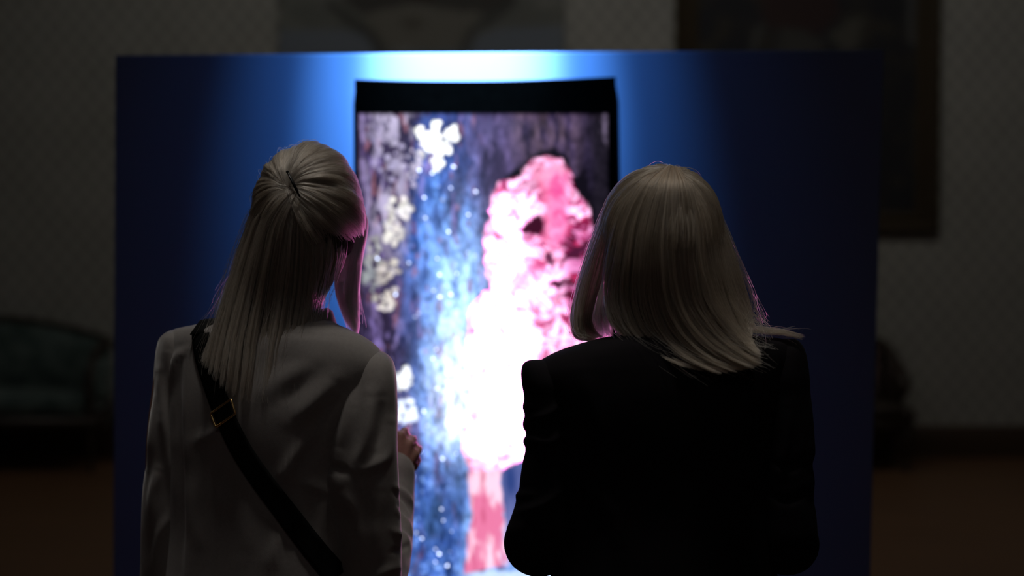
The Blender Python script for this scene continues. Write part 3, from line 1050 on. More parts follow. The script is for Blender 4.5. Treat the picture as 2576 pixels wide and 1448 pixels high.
def face_details(body, at, Rm):
    for s in (-1, 1):
        link('eye', mesh(*ball(at(s * 0.032, 0.0735, 0.007), 0.0115, nu=16, nv=12)), M_eye, body)
        link('iris', mesh(*ball(at(s * 0.032, 0.0832, 0.007), 0.0058, 0.0030, 0.0058, Rm, 16, 10)), M_iris, body)
        link('eyelid', mesh(*ball(at(s * 0.032, 0.0740, 0.0150), 0.0150, 0.0130, 0.0072, Rm, 20, 12)), M_skin, body)
        link('eyelid', mesh(*ball(at(s * 0.032, 0.0730, -0.0015), 0.0145, 0.0120, 0.0058, Rm, 20, 12)), M_skin, body)
        link('eyebrow', mesh(*tube([at(s * 0.016, 0.0875, 0.031), at(s * 0.034, 0.0870, 0.036), at(s * 0.052, 0.073, 0.031)], [0.0018, 0.0021, 0.0012], 8, k=10)), M_brow, body)
    for z, r in ((-0.049, 0.0048), (-0.057, 0.0058)):
        link('lip', mesh(*tube([at(-0.022, 0.086, -0.053), at(-0.008, 0.0955, z), at(0.008, 0.0955, z), at(0.022, 0.086, -0.053)], [0.002, r, r, 0.002], 10, k=14)), M_lip, body)


def hand_parts(wrist, knuckles, mids, tips, thumb, r=0.0088):
    """Palm from wrist to the four knuckles, four separate fingers with two bends, and a thumb off the side of the palm."""
    wrist = np.asarray(wrist, float)
    L = []
    for i, kn in enumerate(knuckles):
        kn = np.asarray(kn, float)
        L.append(tube([wrist + (kn - wrist) * 0.05, wrist + (kn - wrist) * 0.5, kn], [0.017, 0.0135, 0.0112], 12, k=8))
        L.append(tube([kn] + list(mids[i]) + [tips[i]], [r * 1.12, r, r * 0.9, r * 0.78][:2 + len(mids[i])], 12, k=16))
    L.append(tube(thumb, [0.016, 0.0125, 0.0105, 0.0085][:len(thumb)], 12, k=14))
    return L


def add_curves(name, strands, r0, r1, m, parent):
    n, k = strands.shape[:2]
    cu = bpy.data.hair_curves.new(name)
    cu.add_curves([k] * n)
    cu.points.foreach_set('position', np.ascontiguousarray(strands, np.float32).ravel())
    t = np.linspace(0, 1, k)
    rad = np.tile((r0 + (r1 - r0) * t ** 1.5).astype(np.float32), n)
    a = cu.attributes.get('radius') or cu.attributes.new('radius', 'FLOAT', 'POINT')
    a.data.foreach_set('value', rad)
    cu.materials.append(m)
    o = bpy.data.objects.new(name, cu)
    COL.objects.link(o)
    o.parent = parent
    o.matrix_parent_inverse = parent_inv(parent)
    o['kind'] = 'stuff'
    return o


def guides_world(G, d0, k=26):
    """Guides [(px, py, dy), ...] -> (g, k, 3) world polylines."""
    out = []
    for g in G:
        g = np.array(g, float)
        c = catmull(g, k)
        out.append(P(c[:, 0], c[:, 1], d0 + c[:, 2]))
    return np.array(out)


def across(GW, s):
    """Catmull-Rom between neighbouring guides, s in 0..g-1 -> (n, k, 3)."""
    g = len(GW)
    i = np.clip(np.floor(s).astype(int), 0, g - 2)
    f = (s - i)[:, None, None]
    E = np.concatenate([[2 * GW[0] - GW[1]], GW, [2 * GW[-1] - GW[-2]]])
    p0, p1, p2, p3 = E[i], E[i + 1], E[i + 2], E[i + 3]
    return 0.5 * (2 * p1 + (p2 - p0) * f + (2 * p0 - 5 * p1 + 4 * p2 - p3) * f ** 2 + (3 * p1 - p0 - 3 * p2 + p3) * f ** 3)


def curtain(GW, n, seed, layer=0.016, groove=0.006, freq=5.0, wild=0.02, tipvar=0.22, axis=None, spread=0.004):
    """Strands combed along a sheet of guides: layered inwards, parted into locks, with a few flyaways."""
    R = np.random.default_rng(seed)
    g, k = GW.shape[:2]
    s = R.uniform(0, g - 1, n)
    # gather strands into locks
    lock = s + 0.10 * vnoise(s * freq * 1.7, seed)
    t = np.linspace(0, 1, k)[None, :]
    base = across(GW, s)
    loc = across(GW, np.clip(np.round(s * freq) / freq + 0.3 / freq * vnoise(np.round(s * freq) * 3.1, seed), 0, g - 1))
    w = (0.55 * t ** 1.2)[..., None]
    base = base * (1 - w) + loc * w
    lay = R.uniform(0, 1, n)[:, None] ** 1.5 * layer
    gr = groove * (vnoise(s[:, None] * freq + 0.6 * t, t * 2.0 + seed) + 0.6 * vnoise(s[:, None] * freq * 2.7, t * 3 + seed * 2.0))
    ax = np.array([0, 1.0, 0]) if axis is None else np.asarray(axis, float)
    base = base + ax * (lay + gr * (0.35 + 0.65 * t))[..., None]
    # slow individual waviness
    ph = R.uniform(0, 100, n)[:, None]
    for a, dirn in ((1.0, np.array([1.0, 0, 0])), (0.6, np.array([0, 1.0, 0])), (0.4, np.array([0, 0, 1.0]))):
        base = base + dirn * (a * spread * (t ** 0.7) * vnoise(ph + t * 3.0, ph * 0.37 + a))[..., None]
    fly = (R.uniform(0, 1, n) < 0.02)[:, None]
    base = base + fly[..., None] * np.stack([wild * t ** 1.3 * vnoise(ph * 1.3 + t * 2, 3.0), -0.6 * wild * t * np.abs(vnoise(ph + t * 1.5, 7.0)), 0.7 * wild * t * vnoise(ph * 0.7 + t * 2, 9.0)], -1)
    # uneven tips: resample each strand to a shorter length
    cut = 1 - tipvar * R.uniform(0, 1, n) ** 1.2
    q = np.clip(cut[:, None] * np.linspace(0, 1, k)[None, :] * (k - 1), 0, k - 1.001)
    i = np.floor(q).astype(int)
    f = (q - i)[..., None]
    r = np.arange(n)[:, None]
    return base[r, i] * (1 - f) + base[r, i + 1] * f


def combed_cap(c, semi, target, n, seed, zmin=-0.25, k=24, side=None, ridge=0.03, bulge=0.03, sink=0.06, fan=9.0, face=None):
    """Strands running over an ellipsoidal head from all over the scalp to one gathering direction."""
    R = np.random.default_rng(seed)
    d = R.normal(size=(n * 3, 3))
    d /= np.linalg.norm(d, axis=1)[:, None]
    keep = d[:, 2] > zmin + 0.12 * vnoise(d[:, 0] * 4, d[:, 1] * 4)
    if side is not None:
        keep &= side(d)
    if face is not None:
        keep &= ~((d @ np.array([math.sin(-face), math.cos(face), 0]) > 0.66) & (d[:, 2] < 0.56))
    d = d[keep][:n]
    n = len(d)
    tgt = np.asarray(target, float)
    tgt /= np.linalg.norm(tgt)
    # spread the ends a little round the gathering point
    e = tgt + R.normal(size=(n, 3)) * 0.035
    e /= np.linalg.norm(e, axis=1)[:, None]
    om = np.arccos(np.clip((d * e).sum(1), -1, 1))[:, None]
    t = np.linspace(0, 1, k)[None, :]
    so = np.sin(om) + 1e-6
    p = (np.sin((1 - t) * om) / so)[..., None] * d[:, None] + (np.sin(t * om) / so)[..., None] * e[:, None]
    p /= np.linalg.norm(p, axis=2)[..., None]
    # angle about the gathering axis, for locks that fan out
    u = np.cross(tgt, [0, 0, 1.0])
    u /= np.linalg.norm(u)
    v = np.cross(tgt, u)
    ang = np.arctan2((p * v).sum(2), (p * u).sum(2))
    dist = np.arccos(np.clip((p * tgt).sum(2), -1, 1))
    rad = 1.0 + ridge * (vnoise(ang * fan / 2 + 50, dist * 1.5 + seed) + 0.5 * vnoise(ang * fan * 1.6 + 90, dist * 2.5 + seed)) * sstep(0.05, 0.5, dist)
    rad = rad + bulge * np.sin(np.clip(t, 0, 1) * np.pi) * np.clip(om, 0, 1) * 0.6
    rad = rad - sink * (1 - sstep(0.0, 0.35, dist))
    rad = rad - R.uniform(0, 1, n)[:, None] ** 1.6 * 0.10
    fly = (R.uniform(0, 1, n) < 0.012)[:, None]
    ph = R.uniform(0, 100, n)[:, None]
    rad = rad + fly * 0.06 * np.sin(t * np.pi) * np.abs(vnoise(ph + t * 2))
    return np.asarray(c) + p * rad[..., None] * np.asarray(semi)


def scalp(c, semi, yaw):
    """Under-layer over the skull, cut back to a hairline round the face."""
    V, F = ball((0, 0, 0), 1.0, nu=48, nv=32)
    f = np.array([-math.sin(yaw), math.cos(yaw), 0])
    V = np.asarray(V)
    w = sstep(0.42, 0.70, V @ f) * sstep(0.72, 0.40, V[:, 2])
    w = np.maximum(w, sstep(-0.55, -0.8, V[:, 2]))
    return V * (1 - 0.35 * w)[:, None] * np.asarray(semi) + np.asarray(c), F


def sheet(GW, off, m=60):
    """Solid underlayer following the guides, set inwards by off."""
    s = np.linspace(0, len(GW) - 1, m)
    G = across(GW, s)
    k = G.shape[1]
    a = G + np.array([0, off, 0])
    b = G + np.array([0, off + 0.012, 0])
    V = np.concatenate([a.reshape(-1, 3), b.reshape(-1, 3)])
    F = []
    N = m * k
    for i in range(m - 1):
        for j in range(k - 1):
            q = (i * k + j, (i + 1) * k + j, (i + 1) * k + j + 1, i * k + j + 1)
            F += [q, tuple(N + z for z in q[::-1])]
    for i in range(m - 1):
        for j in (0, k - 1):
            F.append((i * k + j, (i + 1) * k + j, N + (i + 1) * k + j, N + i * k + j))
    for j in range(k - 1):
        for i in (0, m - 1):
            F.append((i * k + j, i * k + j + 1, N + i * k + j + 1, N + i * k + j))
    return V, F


def lower_body(root, cx, cy, hem_z, yaw, m_tr):
    """Trousers and shoes below the blazer."""
    Rm = rotz(yaw)

    def at(x, y, z):
        return np.array([cx, cy, 0]) + Rm @ np.array([x, y, z])
    parts = [ball(at(0, 0, 0.89), 0.150, 0.098, 0.13, Rm)]
    for s in (-1, 1):
        parts.append(tube([at(s * 0.085, 0, 0.86), at(s * 0.09, 0.005, 0.66), at(s * 0.092, 0.01, 0.48), at(s * 0.092, -0.005, 0.28), at(s * 0.092, -0.015, 0.10)], [0.086, 0.082, 0.072, 0.064, 0.058], 20, k=30))
    me = remesh(merge(parts), 0.010, 4)
    folds(me, (), 0.004, 10)
    link('trousers', me, m_tr, root)
    for s in (-1, 1):
        R = []
        for y, w, h in [(-0.085, 0.02, 0.05), (-0.075, 0.032, 0.075), (-0.04, 0.036, 0.085), (0.02, 0.038, 0.075), (0.08, 0.044, 0.055), (0.13, 0.044, 0.042), (0.165, 0.032, 0.032), (0.178, 0.012, 0.018)]:
            ph = np.linspace(0, 2 * np.pi, 20, endpoint=False)
            R.append([at(s * 0.092 + w * math.cos(a), y, max(0.001, h / 2 + h / 2 * math.sin(a) * (1 if math.sin(a) > 0 else 1.0))) for a in ph])
        me = mesh(*rings_mesh(np.array(R)))
        flip_out(me)
        link('shoe', me, M_shoe, root)


def leg_parts(cx, cy, yaw):
    Rm = rotz(yaw)

    def at(x, y, z):
        return np.array([cx, cy, 0]) + Rm @ np.array([x, y, z])
    L = [ball(at(0, 0, 0.92), 0.135, 0.088, 0.12, Rm)]
    for s in (-1, 1):
        L.append(tube([at(s * 0.085, 0, 0.86), at(s * 0.09, 0.005, 0.66), at(s * 0.092, 0.01, 0.48), at(s * 0.092, -0.01, 0.34), at(s * 0.092, -0.015, 0.10), at(s * 0.092, -0.015, 0.055)], [0.074, 0.066, 0.050, 0.048, 0.033, 0.030], 16, k=30))
        L.append(tube([at(s * 0.092, -0.045, 0.035), at(s * 0.092, 0.04, 0.030), at(s * 0.092, 0.12, 0.020)], [0.026, 0.026, 0.016], 12, k=10))
    return L


# ---------------------------------------------------------------- woman in the grey blazer
D1 = 2.66
c1 = P(650, 1300, D1)
w1 = thing('person', (c1[0] - 0.02, D1, 0), 'woman in grey blazer with half-up blonde hair and black strap across her back', 'person')
YAW1 = math.radians(-20)
hc1 = P(775, 560, D1)
hp, at1, Rm1 = head_parts(hc1, math.radians(-32))
nk = [P(765, 640, D1 - .01), P(740, 760, D1 + .005), P(715, 840, D1 + .01)]
parts = hp + [tube(nk, [0.054, 0.050, 0.056], 20, k=12),
              tube([P(715, 850, D1 + .01), P(690, 960, D1 + .01), P(655, 1150, D1), P(648, 1330, D1), P(650, 1420, D1)], [0.075, 0.085, 0.085, 0.078, 0.085], 20, k=24),
              tube([P(470, 905, 2.71), P(700, 895, D1 + .01), P(925, 960, 2.60)], [0.034, 0.055, 0.034], 16, k=16)]
parts += leg_parts(c1[0], D1, YAW1)
# right arm: elbow bent, hand raised in front of the chest
parts.append(tube([P(928, 965, 2.595), P(908, 1180, 2.58), P(938, 1455, 2.62), P(968, 1330, 2.76), P(990, 1235, 2.83), P(1004, 1190, 2.845)], [0.038, 0.038, 0.034, 0.034, 0.027, 0.022], 16, k=40))
HD = 2.86
kn = [P(1008, 1096, HD), P(1029, 1117, HD - .002), P(1043, 1143, HD), P(1040, 1172, HD + .006)]
kn = [np.array(k_) for k_ in kn]
mids, tips = [], []
for i, q in enumerate(kn):
    a = q + np.array([0.006, 0.036, 0.006])
    b = a + np.array([-0.014, 0.014, -0.020])
    mids.append([a, b])
    tips.append(b + np.array([-0.016, -0.010, -0.012]))
wr = P(1003, 1192, 2.845)
th_ = [wr + np.array([-0.012, 0.005, 0.02]), wr + np.array([-0.024, 0.028, 0.045]), wr + np.array([-0.018, 0.055, 0.066]), wr + np.array([-0.006, 0.07, 0.072])]
parts += hand_parts(wr, kn, mids, tips, th_)
# left arm hangs
parts.append(tube([P(440, 910, 2.715), P(412, 1120, 2.72), P(408, 1350, 2.72), P(405, 1540, 2.74), P(405, 1610, 2.76)], [0.036, 0.034, 0.030, 0.024, 0.022], 16, k=30))
wl = P(405, 1615, 2.765)
kn = [wl + np.array([x, 0.008 + 0.004 * j, -0.085 + 0.004 * j]) for j, x in enumerate((0.006, 0.010, 0.012, 0.012))]
kn = [wl + np.array([0.010, 0.036 - 0.021 * j, -0.086 + 0.003 * j * j]) for j in range(4)]
mids = [[q + np.array([0.004, 0.002, -0.036]), q + np.array([0.016, 0.0, -0.056])] for q in kn]
tips = [m_[1] + np.array([0.014, 0, -0.012]) for m_ in mids]
parts += hand_parts(wl, kn, mids, tips, [wl + np.array([0.008, 0.012, -0.02]), wl + np.array([0.014, 0.040, -0.045]), wl + np.array([0.016, 0.05, -0.075]), wl + np.array([0.016, 0.05, -0.092])])
body1 = link('body', remesh(merge(parts), 0.0042, 5, 0.4), M_skin, w1)
face_details(body1, at1, Rm1)
lower_body(w1, c1[0], D1, 0.7, YAW1, M_blacktrouser)

torso1 = [(776, 700, 800, 2.665, .055, 4), (790, 672, 815, 2.665, .068, 4), (804, 600, 842, 2.665, .085, 6), (820, 520, 882, 2.66, .095, 10), (834, 465, 917, 2.66, .102, 14),
          (850, 434, 950, 2.66, .110, 22), (876, 410, 972, 2.66, .116, 27), (910, 402, 975, 2.66, .12, 26), (960, 404, 950, 2.66, .125, 18), (1020, 408, 925, 2.66, .128, 8),
          (1100, 412, 892, 2.66, .126, 0), (1200, 416, 872, 2.66, .118, 0), (1320, 416, 868, 2.66, .114, 0), (1448, 410, 880, 2.66, .120, 0), (1600, 398, 905, 2.66, .130, 0), (1720, 392, 922, 2.66, .135, 0)]
T1 = stack(torso1, 0.30)
blz1 = garment('blazer', T1, M_greycloth, w1, [
    ([(458, 872), (452, 1000), (455, 1103), (458, 1288), (454, 1448)], -0.006, 9), ([(470, 880), (464, 1000), (470, 1150), (476, 1300), (470, 1448)], 0.005, 12),
    ([(773, 1094), (727, 1177), (712, 1215)], 0.010, 15), ([(796, 1100), (752, 1185)], -0.006, 14), ([(840, 950), (790, 1010), (735, 1060)], 0.008, 20),
    ([(860, 985), (800, 1060), (770, 1120)], -0.006, 18), ([(464, 877), (441, 905), (424, 974)], 0.007, 10), ([(708, 1334), (690, 1390), (676, 1440)], 0.006, 16),
    ([(740, 1320), (722, 1400)], -0.005, 16), ([(560, 1070), (500, 1112)], 0.006, 14), ([(530, 1120), (500, 1260), (505, 1400)], 0.004, 26), ([(620, 1250), (612, 1400)], 0.004, 24),
    ([(650, 1010), (700, 960), (790, 905)], 0.005, 22), ([(700, 1020), (800, 930)], -0.004, 16), ([(820, 1240), (800, 1340), (790, 1440)], 0.006, 14),
    ([(612, 960), (608, 1050), (600, 1110)], 0.004, 12), ([(840, 1240), (760, 1210)], 0.005, 12)], 0.004, seed=3)
R1 = stack([(874, 916, 958, 2.60, .02, 8), (884, 900, 977, 2.60, .042, 8), (904, 884, 991, 2.595, .06, 6), (940, 868, 998, 2.59, .069, 4), (1000, 848, 1000, 2.585, .073, 0),
            (1100, 820, 1002, 2.58, .073, 0), (1195, 808, 1005, 2.575, .069, 0), (1245, 820, 1006, 2.575, .066, 0), (1300, 836, 1009, 2.58, .064, 0), (1350, 843, 1011, 2.58, .062, 0),
            (1448, 856, 1010, 2.59, .062, 0), (1505, 872, 1004, 2.61, .058, 0), (1540, 900, 988, 2.62, .035, 0)], 0.1, cap1=True)
FA = tube([P(940, 1478, 2.62), P(966, 1400, 2.71), P(980, 1310, 2.785), P(988, 1230, 2.83), P(992, 1186, 2.845)], [0.056, 0.052, 0.048, 0.0445, 0.042], 36, k=60)
slv = garment('sleeve', merge([R1, FA]), M_greycloth, blz1, [
    ([(933, 990), (928, 1060), (918, 1120), (888, 1178)], 0.009, 17), ([(985, 1060), (976, 1140), (935, 1172), (895, 1184)], 0.006, 15), ([(796, 1140), (822, 1172), (893, 1190)], -0.005, 13),
    ([(960, 1000), (955, 1080), (940, 1130)], -0.006, 14), ([(880, 960), (872, 1050), (850, 1130)], 0.006, 18), ([(905, 920), (895, 1020)], -0.004, 14),
    ([(850, 1230), (900, 1300), (915, 1400)], 0.006, 20), ([(960, 1230), (950, 1330), (955, 1430)], 0.006, 18), ([(990, 1220), (1020, 1240), (1040, 1268)], 0.005, 6), ([(990, 1238), (1022, 1262), (1036, 1290)], -0.005, 6),
    ([(1000, 1285), (1022, 1310), (1040, 1350)], 0.006, 7), ([(1000, 1262), (1012, 1285), (1030, 1330)], -0.004, 6), ([(985, 1330), (1015, 1350), (1036, 1390)], 0.006, 9), ([(985, 1390), (1010, 1380), (1030, 1370)], -0.005, 8),
    ([(900, 1500), (960, 1440), (1015, 1420)], 0.006, 12)], 0.003, voxel=0.0048, seed=9)
# left sleeve, hanging
L1 = stack([(828, 428, 456, 2.715, .02, -2), (837, 412, 468, 2.715, .043, -2), (858, 397, 470, 2.715, .058, 0), (910, 389, 462, 2.715, .066, 0), (1000, 381, 448, 2.72, .066, 0), (1103, 371, 449, 2.72, .064, 0),
            (1160, 369, 452, 2.72, .062, 0), (1230, 361, 452, 2.72, .060, 0), (1310, 358, 452, 2.72, .058, 0), (1448, 354, 455, 2.73, .056, 0), (1560, 356, 450, 2.74, .052, 0), (1598, 358, 448, 2.745, .050, 0)], 0.1)
garment('sleeve', L1, M_greycloth, blz1, [([(395, 930), (410, 1030), (428, 1170), (444, 1260)], 0.007, 12), ([(384, 1000), (378, 1100), (372, 1180)], 0.005, 8), ([(400, 1180), (385, 1240), (380, 1330)], 0.006, 12),
                                          ([(420, 880), (408, 960), (404, 1040)], -0.005, 12), ([(430, 1290), (400, 1350), (390, 1440)], 0.005, 12)], 0.004, seed=21)
# standing collar under the hair
cl = [P(x, y, d) for x, y, d in [(668, 800, 2.70), (680, 796, 2.62), (715, 800, 2.588), (755, 804, 2.585), (795, 802, 2.60), (818, 798, 2.645), (822, 800, 2.70)]]
cc = catmull(np.array(cl), 50)
R = []
for i, q in enumerate(cc):
    o_ = q - np.array([nk[1][0], D1, q[2]])
    o_[2] = 0
    o_ /= np.linalg.norm(o_) + 1e-9
    R.append([q + o_ * .004 + [0, 0, .018], q + o_ * .012 + [0, 0, .012], q + o_ * .020 + [0, 0, -.012], q + o_ * .018 + [0, 0, -.018], q + o_ * .004 + [0, 0, -.008], q - o_ * .002 + [0, 0, .01]])
me = mesh(*rings_mesh(np.array(R)))
flip_out(me)
link('collar', me, M_greycloth, blz1)

# hair: combed crown gathered at the clip, loose back lengths, a front lock on the right
HC = P(777, 548, D1 - 0.005)
SEMI = np.array([0.104, 0.116, 0.136])
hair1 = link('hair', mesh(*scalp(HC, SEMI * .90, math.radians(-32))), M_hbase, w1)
hair1['kind'] = 'stuff'
TGT = np.array([-0.27, -0.88, 0.42])
cap1 = combed_cap(HC, SEMI, TGT, 15000, 11, zmin=-0.32, ridge=0.035, bulge=0.05, sink=0.05, fan=10, face=math.radians(-32))
add_curves('crown_strands', cap1, 0.00032, 0.00028, M_hair1, hair1)
G1 = [[(735, 472, -.098), (676, 492, -.075), (634, 530, -.03), (610, 600, -.01), (582, 690, -.015), (552, 780, -.03), (526, 850, -.055), (505, 900, -.075)],
      [(738, 475, -.106), (684, 500, -.095), (640, 545, -.07), (612, 620, -.06), (584, 710, -.065), (556, 800, -.08), (535, 870, -.095), (520, 935, -.11)],
      [(740, 478, -.110), (700, 508, -.108), (662, 560, -.10), (640, 640, -.095), (615, 740, -.09), (592, 840, -.10), (580, 920, -.115), (572, 990, -.124)],
      [(743, 481, -.112), (720, 520, -.120), (698, 575, -.118), (684, 655, -.11), (668, 755, -.10), (650, 860, -.11), (640, 950, -.122), (632, 1015, -.128)],
      [(748, 485, -.112), (742, 525, -.120), (736, 580, -.12), (730, 660, -.112), (720, 760, -.10), (704, 865, -.11), (694, 950, -.122), (690, 1010, -.128)],
      [(754, 488, -.110), (768, 530, -.116), (778, 585, -.112), (780, 665, -.102), (770, 755, -.09), (752, 850, -.10), (735, 920, -.112), (722, 980, -.12)],
      [(760, 492, -.100), (795, 530, -.10), (818, 580, -.092), (822, 650, -.085), (806, 722, -.075), (784, 790, -.072), (765, 850, -.088), (750, 900, -.10)],
      [(775, 500, -.085), (830, 530, -.078), (862, 575, -.062), (864, 625, -.055), (846, 682, -.05), (818, 740, -.048), (795, 790, -.06), (780, 830, -.075)]]
GW1 = guides_world(G1, D1, 30)
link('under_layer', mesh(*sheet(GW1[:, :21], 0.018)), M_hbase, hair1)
add_curves('back_strands', curtain(GW1, 18000, 5, layer=0.018, groove=0.010, freq=3.5, wild=0.035, tipvar=0.40), 0.00030, 0.00016, M_hair1, hair1)
G2 = [[(838, 550, -.05), (846, 620, -.03), (842, 690, -.005), (846, 742, .015), (866, 798, .02), (886, 834, .01)],
      [(866, 540, -.04), (876, 610, -.02), (866, 680, .005), (864, 740, .018), (880, 800, .02), (891, 836, .012)],
      [(885, 530, -.03), (900, 600, -.005), (888, 680, .015), (880, 745, .02), (888, 800, .02), (895, 838, .015)],
      [(902, 520, .0), (918, 590, .015), (902, 670, .035), (893, 740, .035), (895, 795, .03), (898, 838, .025)],
      [(908, 500, .03), (924, 565, .04), (910, 650, .05), (902, 730, .045), (901, 790, .04), (900, 836, .03)]]
GW2 = guides_world(G2, D1)
add_curves('front_strands', curtain(GW2, 1900, 8, layer=0.012, groove=0.003, freq=4, wild=0.02, tipvar=0.3, spread=0.003), 0.00028, 0.00015, M_hair3, hair1)

# far-side lengths by the left cheek, lit through by the screen
G3 = [[(640, 545, .02), (604, 610, .035), (584, 680, .04), (562, 745, .03), (545, 800, .0)],
      [(650, 550, .04), (612, 615, .05), (594, 685, .055), (576, 750, .045), (556, 805, .02)],
      [(665, 555, .05), (632, 620, .06), (612, 690, .065), (596, 755, .05), (580, 810, .02)]]
add_curves('side_strands', curtain(guides_world(G3, D1, 22), 1300, 71, layer=0.012, groove=0.003, freq=4, wild=0.03, tipvar=0.35, spread=0.006), 0.00028, 0.00014, M_hair3, hair1)

# clip that holds the twist
a, b = P(723, 432, D1 - .118), P(754, 494, D1 - .122)
clip = tag(link('hair_clip', mesh(*merge([tube([a, (a + b) / 2 + [0.001, -0.010, 0.0], b], [0.0016, 0.0022, 0.0016], 10, k=16), tube([a + [0, .012, 0], (a + b) / 2 + [0.001, 0.004, 0.0], b + [0, .010, 0]], [0.0014, 0.0016, 0.0014], 10, k=16),
                                               ball(a, 0.0026, 0.004, 0.0026)])), M_clip), 'slim black clip pinning the twist of blonde hair on the woman in grey', 'hair clip')

# crossbody strap and bag
bv = BVHTree.FromPolygons([tuple(v) for v in get_co(blz1.data)], [tuple(p.vertices) for p in blz1.data.polygons])


def on_back(px, py, off):
    q = P(px, py, 1.0)
    d = Vector(q - CAM).normalized()
    hit = bv.ray_cast(Vector(CAM), d)
    if hit[0] is None:
        return None
    return np.array(hit[0]) - np.array(d) * off


def on_front(x, z, off):
    hit = bv.ray_cast(Vector((x, 4.0, z)), Vector((0, -1, 0)))
    return None if hit[0] is None else np.array(hit[0]) + np.array([0, off, 0])


cen = catmull(np.array([(505, 838), (512, 880), (530, 945), (564, 1040), (604, 1124), (655, 1202), (722, 1290), (785, 1372), (842, 1440), (872, 1478), (885, 1496)], float), 94)
tan = np.gradient(cen, axis=0)
tan /= np.linalg.norm(tan, axis=1)[:, None]
nor = np.stack([-tan[:, 1], tan[:, 0]], 1)
wid = np.interp(cen[:, 1], [838, 900, 1040, 1250, 1480], [22, 25, 25, 28, 32])
R = []
for q, nn, w_ in zip(cen, nor, wid):
    ring = []
    for s in np.linspace(-1, 1, 7):
        h = on_back(*(q + nn * s * w_), 0.0)
        ring.append(h)
    if any(h is None for h in ring):
        if not R or ring[0] is None:
            continue
        for a_, s_ in enumerate(np.linspace(-1, 1, 7)):
            if ring[a_] is None:
                qq = q + nn * s_ * w_
                ring[a_] = P(qq[0], qq[1], ring[a_ - 1][1] + 0.004)
    ring = np.array(ring)
    # webbing stays taut: straight across its width
    far = ring[:, 1].min()
    ring[:, 1] = np.minimum(ring[:, 1], ring[0, 1] + (ring[-1, 1] - ring[0, 1]) * np.linspace(0, 1, 7)) - 0.002
    R.append(np.concatenate([ring + [0, -0.0025, 0], ring[::-1] + [0, 0.0, 0]]))
bag = thing('crossbody_bag', (P(960, 1600, 2.66)[0], 2.66, 0.62), 'black crossbody bag whose wide strap runs diagonally over the grey blazer', 'bag')
strap_me = mesh(*rings_mesh(np.array(R)))
flip_out(strap_me)
strap = link('strap', strap_me, M_strap, bag)
# front run of the strap: over the shoulder and down across the chest to the bag
q0 = np.array(R[0])[3]
hx = [q0 + [0.0, 0.05, 0.016], ]
pts = [q0]
for yy in np.linspace(q0[1] + 0.03, q0[1] + 0.24, 12):
    h = bv.ray_cast(Vector((q0[0] + 0.01, yy, 3.0)), Vector((0, 0, -1)))
    if h[0] is None or h[0][2] < q0[2] - 0.07:
        break
    pts.append(np.array(h[0]) + np.array([0, 0.001, 0.005]))
n_top = len(pts)
xs_, zs_ = pts[-1][0], pts[-1][2] - 0.035
for tt_ in np.linspace(0.0, 1, 14):
    x = xs_ + (P(900, 1500, 2.66)[0] - xs_) * tt_
    z = zs_ + (0.84 - zs_) * tt_
    h = on_front(x, z, 0.005)
    if h is not None:
        pts.append(h)
bx_ = P(962, 1600, 2.66)[0]
pts.append(np.array([bx_ - 0.02, 2.70, 0.80]))
fr = catmull(np.array(pts), 70)
tg = np.gradient(fr, axis=0)
tg /= np.linalg.norm(tg, axis=1)[:, None]
R = []
for i, q in enumerate(fr):
    s = np.cross(tg[i], [0, 1, 0.0])
    if i < 70 * n_top / len(pts):
        s = np.array([1, 0, 0.1])
    s /= np.linalg.norm(s) + 1e-9
    if s[0] < 0:
        s = -s
    nn = np.cross(s, tg[i])
    R.append([q - s * .019 + nn * .001, q + s * .019 + nn * .001, q + s * .019 - nn * .001, q - s * .019 - nn * .001])
me = mesh(*rings_mesh(np.array(R)))
flip_out(me)
link('front_strap', me, M_strap, strap)
link('pouch', cushion(bx_ - .03, bx_ + .05, 2.60, 2.78, 0.62, 0.80, 0.012, 0.02), M_strap, bag)
# buckle
cn = [(530, 1039), (581, 1003), (592, 1040), (543, 1074)]
loop = []
for i in range(4):
    a, b = np.array(cn[i], float), np.array(cn[(i + 1) % 4], float)
    for t in np.linspace(0.06, 0.94, 10):
        loop.append(a + (b - a) * t)
pt = np.array([on_back(q[0], q[1], 0.012) for q in loop])
A_ = np.c_[[(q[0], q[1], 1) for q in loop]]
pl, *_ = np.linalg.lstsq(A_, pt[:, 1], rcond=None)
pt = np.array([P(q[0], q[1], (np.array([q[0], q[1], 1]) @ pl) - 0.002) for q in loop])
pt = np.concatenate([pt, pt[:2]])
bk_ = link('buckle', mesh(*tube(pt, 0.0021, 8, caps=False)), M_gold, strap)
bk_['label'] = 'thin gold buckle frame'
mid = [P(q[0], q[1], (np.array([q[0], q[1], 1]) @ pl) + 0.001) for q in ((534, 1058), (588, 1022))]
# slider fold of webbing inside the buckle
# ---------------------------------------------------------------- woman in the black blazer
D2 = 2.46
c2 = P(1672, 1300, D2)
w2 = thing('person', (c2[0], D2, 0), 'woman in black blazer with loose shoulder-length blonde hair and folded arms', 'person')
YAW2 = math.radians(16)
hc2 = P(1670, 612, D2)
hp, at2, Rm2 = head_parts(hc2, math.radians(28))
nk2 = [P(1690, 690, D2 - .01), P(1690, 790, D2 + .005), P(1688, 870, D2 + .01)]
parts = hp + [tube(nk2, [0.054, 0.050, 0.056], 20, k=12),
              tube([P(1688, 880, D2 + .01), P(1680, 1000, D2 + .01), P(1672, 1200, D2), P(1670, 1400, D2), P(1670, 1480, D2)], [0.075, 0.085, 0.085, 0.078, 0.085], 20, k=24),
              tube([P(1392, 985, 2.41), P(1685, 925, D2 + .01), P(1962, 960, 2.50)], [0.034, 0.055, 0.034], 16, k=16)]
parts += leg_parts(c2[0], D2, YAW2)
